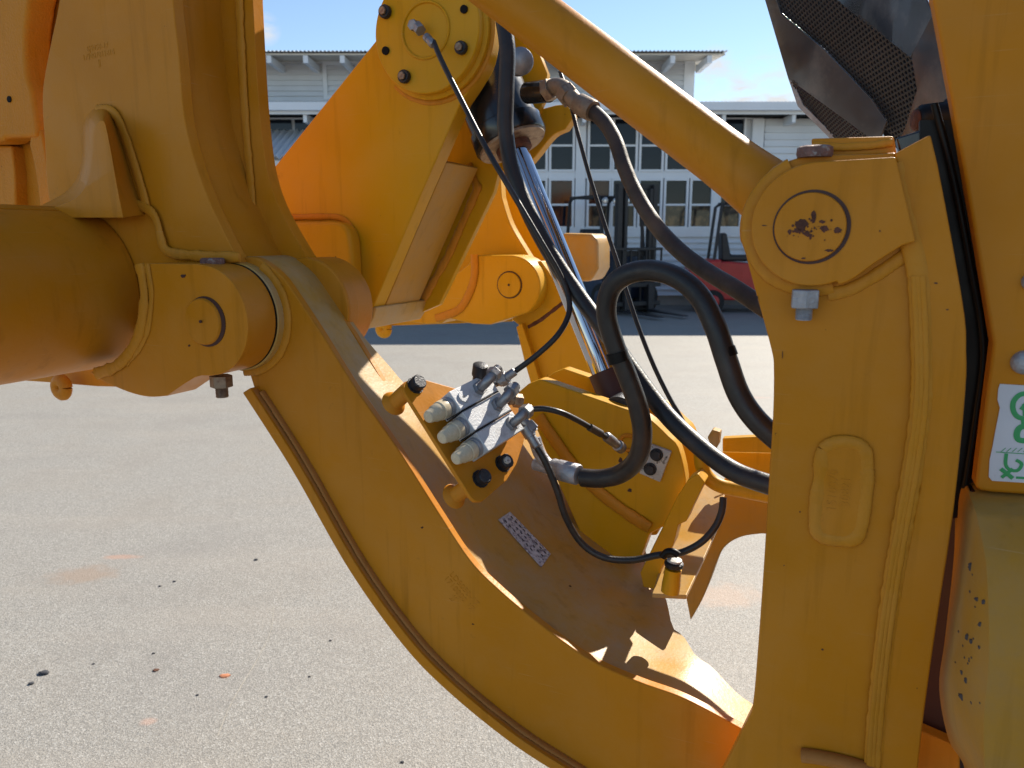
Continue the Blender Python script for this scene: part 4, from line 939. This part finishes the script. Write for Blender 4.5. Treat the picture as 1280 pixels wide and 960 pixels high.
def screen(name, poly, p0, p1, p2, pitch, parent):
    """perforated steel: every opening is a real hexagonal hole"""
    A, B_, C_ = (PY(*q) for q in (p0, p1, p2)); n_ = (B_-A).cross(C_-A).normalized(); e = (B_-A).normalized(); f = n_.cross(e)
    bm = bmesh.new(); h = pitch*math.sqrt(3)/2
    corners = [PN(x, y, A, n_)-A for x, y in poly]
    e0_, e1_ = min(c.dot(e) for c in corners), max(c.dot(e) for c in corners); f0, f1 = min(c.dot(f) for c in corners), max(c.dot(f) for c in corners)
    j = 0; y = f0
    while y < f1:
        x = e0_+(pitch/2 if j % 2 else 0)
        while x < e1_:
            c = A+e*x+f*y; q = px_of(c)
            if inside(q[0], q[1], poly):
                outr = [bm.verts.new(c+(e*math.cos(R(30+60*k))+f*math.sin(R(30+60*k)))*pitch/math.sqrt(3)) for k in range(6)]
                inn = [bm.verts.new(c+(e*math.cos(R(30+60*k))+f*math.sin(R(30+60*k)))*pitch*.40) for k in range(6)]
                lw = [bm.verts.new(v.co+n_*.0012*(1 if n_.dot(c-C0) > 0 else -1)) for v in inn]
                for k in range(6):
                    m_ = (k+1) % 6; bm.faces.new((outr[k], outr[m_], inn[m_], inn[k])); bm.faces.new((inn[k], inn[m_], lw[m_], lw[k]))
            x += pitch
        y += h; j += 1
    bmesh.ops.remove_doubles(bm, verts=bm.verts, dist=1e-5)
    return obj(name, bm, M['mesh'], parent, smooth=0, kind='stuff')
s1 = [(945, -50), (1040, -30), (1047, 0), (1140, 72), (1148, 111), (1133, 163), (1123, 180), (1104, 156), (1079, 131), (1020, 70), (967, 24)]
screen('perforated_screen', s1, (976, 17, 1.29), (1089, 124, 1.17), (1138, 72, 1.05), .0078, guard_root)
s2 = [(985, 98), (1085, 171), (1085, 180), (1045, 180), (1040, 172), (1000, 133)]
screen('perforated_screen', s2, (985, 98, 1.30), (1085, 171, 1.185), (1040, 174, 1.28), .0066, guard_root)
quadz('screen_backing', [(950, -60, 1.50), (1060, -60, 1.44), (1138, 72, 1.26), (1146, 111, 1.24), (1121, 186, 1.25), (1108, 175, 1.34), (1089, 140, 1.36), (1030, 80, 1.43), (976, 25, 1.50)], 'dark', guard_root, t=.01)
quadz('screen_backing', [(987, 98, 1.42), (1085, 165, 1.32), (1085, 182, 1.32), (1045, 176, 1.34), (1002, 132, 1.40)], 'maroon', guard_root, t=.01)
bm = bmesh.new(); a_, b_ = PY(1147, 150, .955), PY(1185, 145, .95); lathe(bm, a_, b_-a_, [(0, .014), (.004, .017), (.03, .017), (.032, .02), (.05, .02)], 28); mt = obj('guard_mount', bm, 'seal', guard_root)
bm = bmesh.new(); lathe(bm, a_-(b_-a_).normalized()*.006, b_-a_, [(0, .009), (.002, .012), (.006, .012)], 20); obj('rusty_washer', bm, 'rust', guard_root)
plate('guard_foot', [(1120, 172), (1160, 160), (1170, 180), (1125, 192)], .88, .03, 'black', DZ)

# --- valve block on its bracket ------------------------------------------------------------
O = PV(600, 524, .90)
a = (PV(642, 500, .975)-O).normalized()
b0 = PV(584, 564, .90)-PV(552, 515, .90); b = (b0-a*b0.dot(a)).normalized()
n = a.cross(b)
if n.dot(C0-O) < 0: n = -n
def Lc(i, j, k): return O+a*i+b*j+n*k
def onp(x, y, k): return PN(x, y, O+n*k, n)
vb_pts = [onp(x, y, -.028) for x, y in cat([(507, 492), (504, 483), (509, 476), (520, 472)], 3)+[(530, 474), (576, 487), (640, 500), (662, 520), (655, 552)] + cat([(646, 580), (634, 600)], 2)+cat([(604, 626), (594, 626), (587, 619)], 3)]
bm = bmesh.new(); prism(bm, vb_pts, -n*.007); vbr = obj('valve_bracket', bm, 'yellow', DZ, bev=.0015)
for x, y in ((519, 482), (600, 599), (628, 580)):
    c = onp(x, y, -.028); bm = bmesh.new(); lathe(bm, c, n, [(0, .0125), (.002, .0125), (.0022, .0105), (.012, .0105), (.0135, .009)], 12); bb = obj('bracket_bolt', bm, 'darksteel', vbr, smooth=25)
c = onp(633, 576, -.014); bm = bmesh.new(); lathe(bm, c, n, [(0, .005), (.004, .005), (.005, .003)], 12); obj('bolt_tip', bm, 'whitesteel', vbr)
for x, y in ((512, 486), (590, 605)):
    c = onp(x, y, -.035); bm = bmesh.new(); lathe(bm, c, -n, [(0, .0115), (.036, .0115), (.040, .016), (.044, .018)], 28); obj('standoff', bm, 'yellow', vbr)
vblk = None
pitch_b = b0.length/2
for s_ in range(3):
    j = (s_-1)*pitch_b-.004
    bm = bmesh.new(); box(bm, Lc(.012, j, -.009), .082, pitch_b-.0025, .036, a, b, n)
    if vblk is None: vblk = obj('valve_block', bm, 'block', DZ, bev=.0012)
    else: obj('valve_section', bm, 'block', vblk, bev=.0012)
    e = Lc(-.028, j, -.006)
    bm = bmesh.new(); lathe(bm, e, -a, [(-.002, .0132), (.006, .0132), (.0065, .0118), (.011, .0118)], 28); obj('valve_collar', bm, 'galv', vblk)
    bm = bmesh.new(); lathe(bm, e-a*.010, -a, [(0, .0128), (.003, .0132), (.010, .0128), (.0105, .0118), (.020, .0112), (.022, .0095), (.030, .0088), (.033, .0075), (.034, .005)], 32); obj('plastic_cap', bm, 'cap', vblk)
    # seam between body halves
bm = bmesh.new(); c = Lc(-.012, -pitch_b-.004, .0095); ringcyl(bm, c, c+n*.0012, .008, n=28); o_ = obj('test_plug', bm, 'block', vblk)
bm = bmesh.new(); hexa(bm, c+n*.0008, n, .0018, .0008); obj('plug_socket', bm, 'ink', vblk)
for jj in (-.5, .5):
    bm = bmesh.new(); sweep(bm, [Lc(-.055, jj*pitch_b-.004, .004), Lc(-.03, jj*pitch_b-.004, .0105), Lc(.02, jj*pitch_b-.004, .0112), Lc(.05, jj*pitch_b-.004, .0105)], .0009, 6); obj('tie_wire', bm, 'seal', vblk)
def fit(pts, r, m='steel', nuts=()):
    bm = bmesh.new(); P = [Lc(*q) for q in pts]
    sweep(bm, [Vector(q) for q in cat(P, 4)], r, 12); o = obj('elbow_fitting', bm, m, vblk)
    for (i, d_, rr, h) in nuts:
        bm = bmesh.new(); dd = (P[min(i+1, len(P)-1)]-P[i]) if i+1 < len(P) else (P[i]-P[i-1]); hexa(bm, P[i]+dd.normalized()*d_, dd, rr, h, random.random()); obj('hex_nut', bm, m, vblk, bev=.0008)
J = [-pitch_b-.004, -.004, pitch_b-.004]
fit([(.022, J[0], .008), (.022, J[0], .022), (.030, J[0]-.003, .032), (.048, J[0]-.008, .036)], .0068, 'steel', ((0, 0, .0105, .007), (2, .002, .0105, .010)))
fit([(.034, J[1], .008), (.034, J[1], .022), (.042, J[1]-.004, .032), (.060, J[1]-.008, .034)], .0068, 'steel', ((0, 0, .0105, .007), (2, .002, .0105, .010)))
fit([(.036, J[2], .008), (.036, J[2], .022), (.044, J[2]-.002, .030), (.062, J[2]-.004, .030)], .0068, 'steel', ((0, 0, .0105, .007), (2, .002, .0105, .012)))
fit([(.052, J[0], -.006), (.066, J[0], -.006), (.074, J[0]+.003, .004), (.080, J[0]+.006, .016)], .0068, 'steel', ((0, 0, .0115, .008), (2, 0, .0105, .010)))
fit([(.052, J[1], -.006), (.070, J[1], -.006), (.080, J[1]+.004, -.002), (.090, J[1]+.012, .002)], .0068, 'brownsteel', ((0, 0, .0115, .008), (2, 0, .0105, .012)))
fit([(.052, J[2], -.006), (.066, J[2], -.004), (.072, J[2]+.010, 0.0), (.074, J[2]+.026, .002)], .0070, 'steel', ((0, 0, .0115, .008), (2, 0, .0110, .014)))
c = Lc(.040, J[0]-.012, .0); bm = bmesh.new(); lathe(bm, c, (n*.8-b*.6), [(0, .0085), (.008, .0085), (.0085, .0105), (.024, .0105), (.025, .009)], 20); obj('black_knob', bm, 'darksteel', vblk)

# --- hoses -----------------------------------------------------------------------------------
def hose(name, pts, rpx, m='rubber', step=10, ferr=None, sides=16):
    """pts: (x, y, v) ; rpx radius in photo pixels at the first point"""
    P = [PV(*q) for q in pts]; r = rpx*mpp(P[len(P)//2])
    Q = [Vector(q) for q in cat(P, step)]
    bm = bmesh.new(); sweep(bm, Q, r, sides); h = obj(name, bm, m, DZ, smooth=80)
    for e_, mm in (ferr or ()):
        A, B = (Q[0], Q[min(3, len(Q)-1)]) if e_ == 0 else (Q[-1], Q[-4])
        d_ = (B-A).normalized(); bm = bmesh.new()
        lathe(bm, A-d_*r*1.2, d_, [(0, r*.9), (r*.4, r*1.35), (r*3.6, r*1.35), (r*4.2, r*1.22)], 20); obj('ferrule', bm, mm, h)
        bm = bmesh.new(); hexa(bm, A-d_*r*3.0, d_, r*1.5, r*1.9, .3); obj('hose_nut', bm, mm, h, bev=.0008)
    return h
h1 = hose('grease_hose', [(542, 52, 1.13), (553, 78, 1.11), (578, 128, 1.08), (607, 184, 1.05), (635, 232, 1.03), (675, 300, 1.03), (703, 350, 1.04), (712, 385, 1.03), (700, 415, 1.0), (672, 443, .985), (638, 468, .975), (620, 480, .965)], 3.6, 'rubber', 12)
# hand-built end at the cap
A = PV(522, 34, V1-.05); B = PV(541, 55, 1.13); bm = bmesh.new(); hexa(bm, A-(B-A).normalized()*.004, B-A, .0095, .016, .4); obj('hose_nut', bm, 'steel', h1, bev=.001)
bm = bmesh.new(); c = PV(522, 34, V1-.04); hexa(bm, c, -V, .009, .018, .1); obj('fitting_stem', bm, 'steel', h1, bev=.001)
bm = bmesh.new(); lathe(bm, A+(B-A)*.55, B-A, [(0, .005), (.002, .0068), (.010, .0068), (.0102, .0062), (.018, .0062), (.0182, .0068), (.026, .0066), (.028, .0050)], 20); obj('ferrule', bm, 'steel', h1)
A, B = PV(622, 479, .966), PV(650, 460, .978); bm = bmesh.new(); lathe(bm, A, B-A, [(0, .005), (.002, .0075), (.014, .0075), (.0145, .0064), (.030, .006), (.031, .0045)], 20); obj('ferrule', bm, 'steel', h1)
hose('hydraulic_hose', [(628, 20, 1.12), (634, 60, 1.11), (633, 110, 1.10), (632, 160, 1.09), (640, 212, 1.08), (662, 268, 1.07), (693, 325, 1.06), (725, 372, 1.05), (757, 415, 1.03), (790, 462, 1.01), (830, 515, .98), (872, 556, .95), (915, 588, .92), (962, 606, .90), (1010, 618, .89)], 10.5, 'rubber', 10)
h3 = hose('hydraulic_hose', [(728, 597, .99), (752, 598, .985), (776, 592, .98), (796, 574, .97), (803, 545, .96), (798, 510, .955), (784, 470, .95), (768, 430, .945), (758, 392, .94), (763, 362, .935), (782, 344, .93), (812, 338, .93), (845, 346, .92), (874, 370, .91), (894, 408, .90), (908, 450, .895), (924, 494, .89), (948, 528, .885), (985, 560, .88)], 13, 'rubber', 10)
A, B = PV(690, 585, 1.0), PV(737, 597, .985); bm = bmesh.new(); lathe(bm, A, B-A, [(-.03, .0095), (-.002, .0105), (0, .0135), (.003, .0145), (.010, .0140), (.012, .0150), (.044, .0150), (.046, .0135)], 28); obj('ferrule', bm, 'galv', h3)
A2 = PV(672, 560, 1.0); bm = bmesh.new(); sweep(bm, [Vector(q) for q in cat([A2-Z*0, PV(668, 548, 1.0), PV(674, 566, 1.0), PV(684, 580, 1.0), A+(B-A)*.1], 4)[4:]], .0095, 14); obj('swept_elbow', bm, 'galv', h3)
hose('hydraulic_hose', [(741, 139, 1.195), (757, 155, 1.18), (770, 178, 1.16), (780, 208, 1.14), (795, 242, 1.12), (820, 282, 1.09), (850, 314, 1.06), (885, 340, 1.03), (918, 360, 1.0), (960, 388, .97)], 10, 'rubber2', 10)
hose('control_cable', [(700, 90, 1.26), (712, 125, 1.23), (722, 165, 1.2), (737, 220, 1.18), (755, 278, 1.16), (774, 335, 1.14), (795, 400, 1.12), (815, 452, 1.10), (834, 492, 1.09), (850, 520, 1.08), (872, 560, 1.08)], 2.8, 'rubber', 8, sides=10)
h6 = hose('grease_hose', [(664, 548, .965), (680, 574, .965), (696, 612, .97), (708, 648, .975), (728, 680, .985), (756, 697, .99), (790, 700, 1.0), (822, 694, 1.01), (850, 691, 1.015), (875, 679, 1.02), (893, 660, 1.03), (902, 640, 1.04), (904, 622, 1.05)], 4.4, 'rubber', 10)
A, B = PV(655, 532, .965), PV(674, 563, .965); bm = bmesh.new(); lathe(bm, A, B-A, [(0, .006), (.002, .0088), (.018, .0088), (.0185, .0072), (.034, .0070), (.036, .005)], 20); obj('ferrule', bm, 'steel', h6)
bm = bmesh.new(); sweep(bm, [PV(x, y, 1.0) for x, y in cat([(828, 696), (834, 690), (842, 690), (848, 694)], 5)], .0052, 10); obj('cable_tie', bm, 'seal', h6)
for h_, pts_ in ((h3, [(770, 440, .944), (774, 452, .945)]), (h3, [(905, 436, .897), (909, 447, .896)])):
    bm = bmesh.new(); sweep(bm, [PV(*q) for q in pts_], 14*mpp(PV(*pts_[0])), 20); obj('cable_tie', bm, 'seal', h_)
h7 = hose('grease_hose', [(661, 512, .985), (680, 511, .99), (702, 516, 1.0), (725, 527, 1.03), (745, 539, 1.06), (760, 548, 1.09)], 3.6, 'rubber', 10)
A, B = PV(757, 545, 1.085), PV(783, 565, 1.14); bm = bmesh.new(); lathe(bm, A, B-A, [(0, .006), (.004, .0078), (.026, .0075), (.027, .0062), (.038, .0062), (.039, .009), (.052, .009)], 20); obj('ferrule', bm, 'steel', h7)
bm = bmesh.new(); sweep(bm, [PV(x, y, v) for x, y, v in ((737, 534, 1.045), (751, 542, 1.07))], .0058, 12); obj('protective_sleeve', bm, 'rubber2', h7)

print('objects', len(bpy.data.objects))
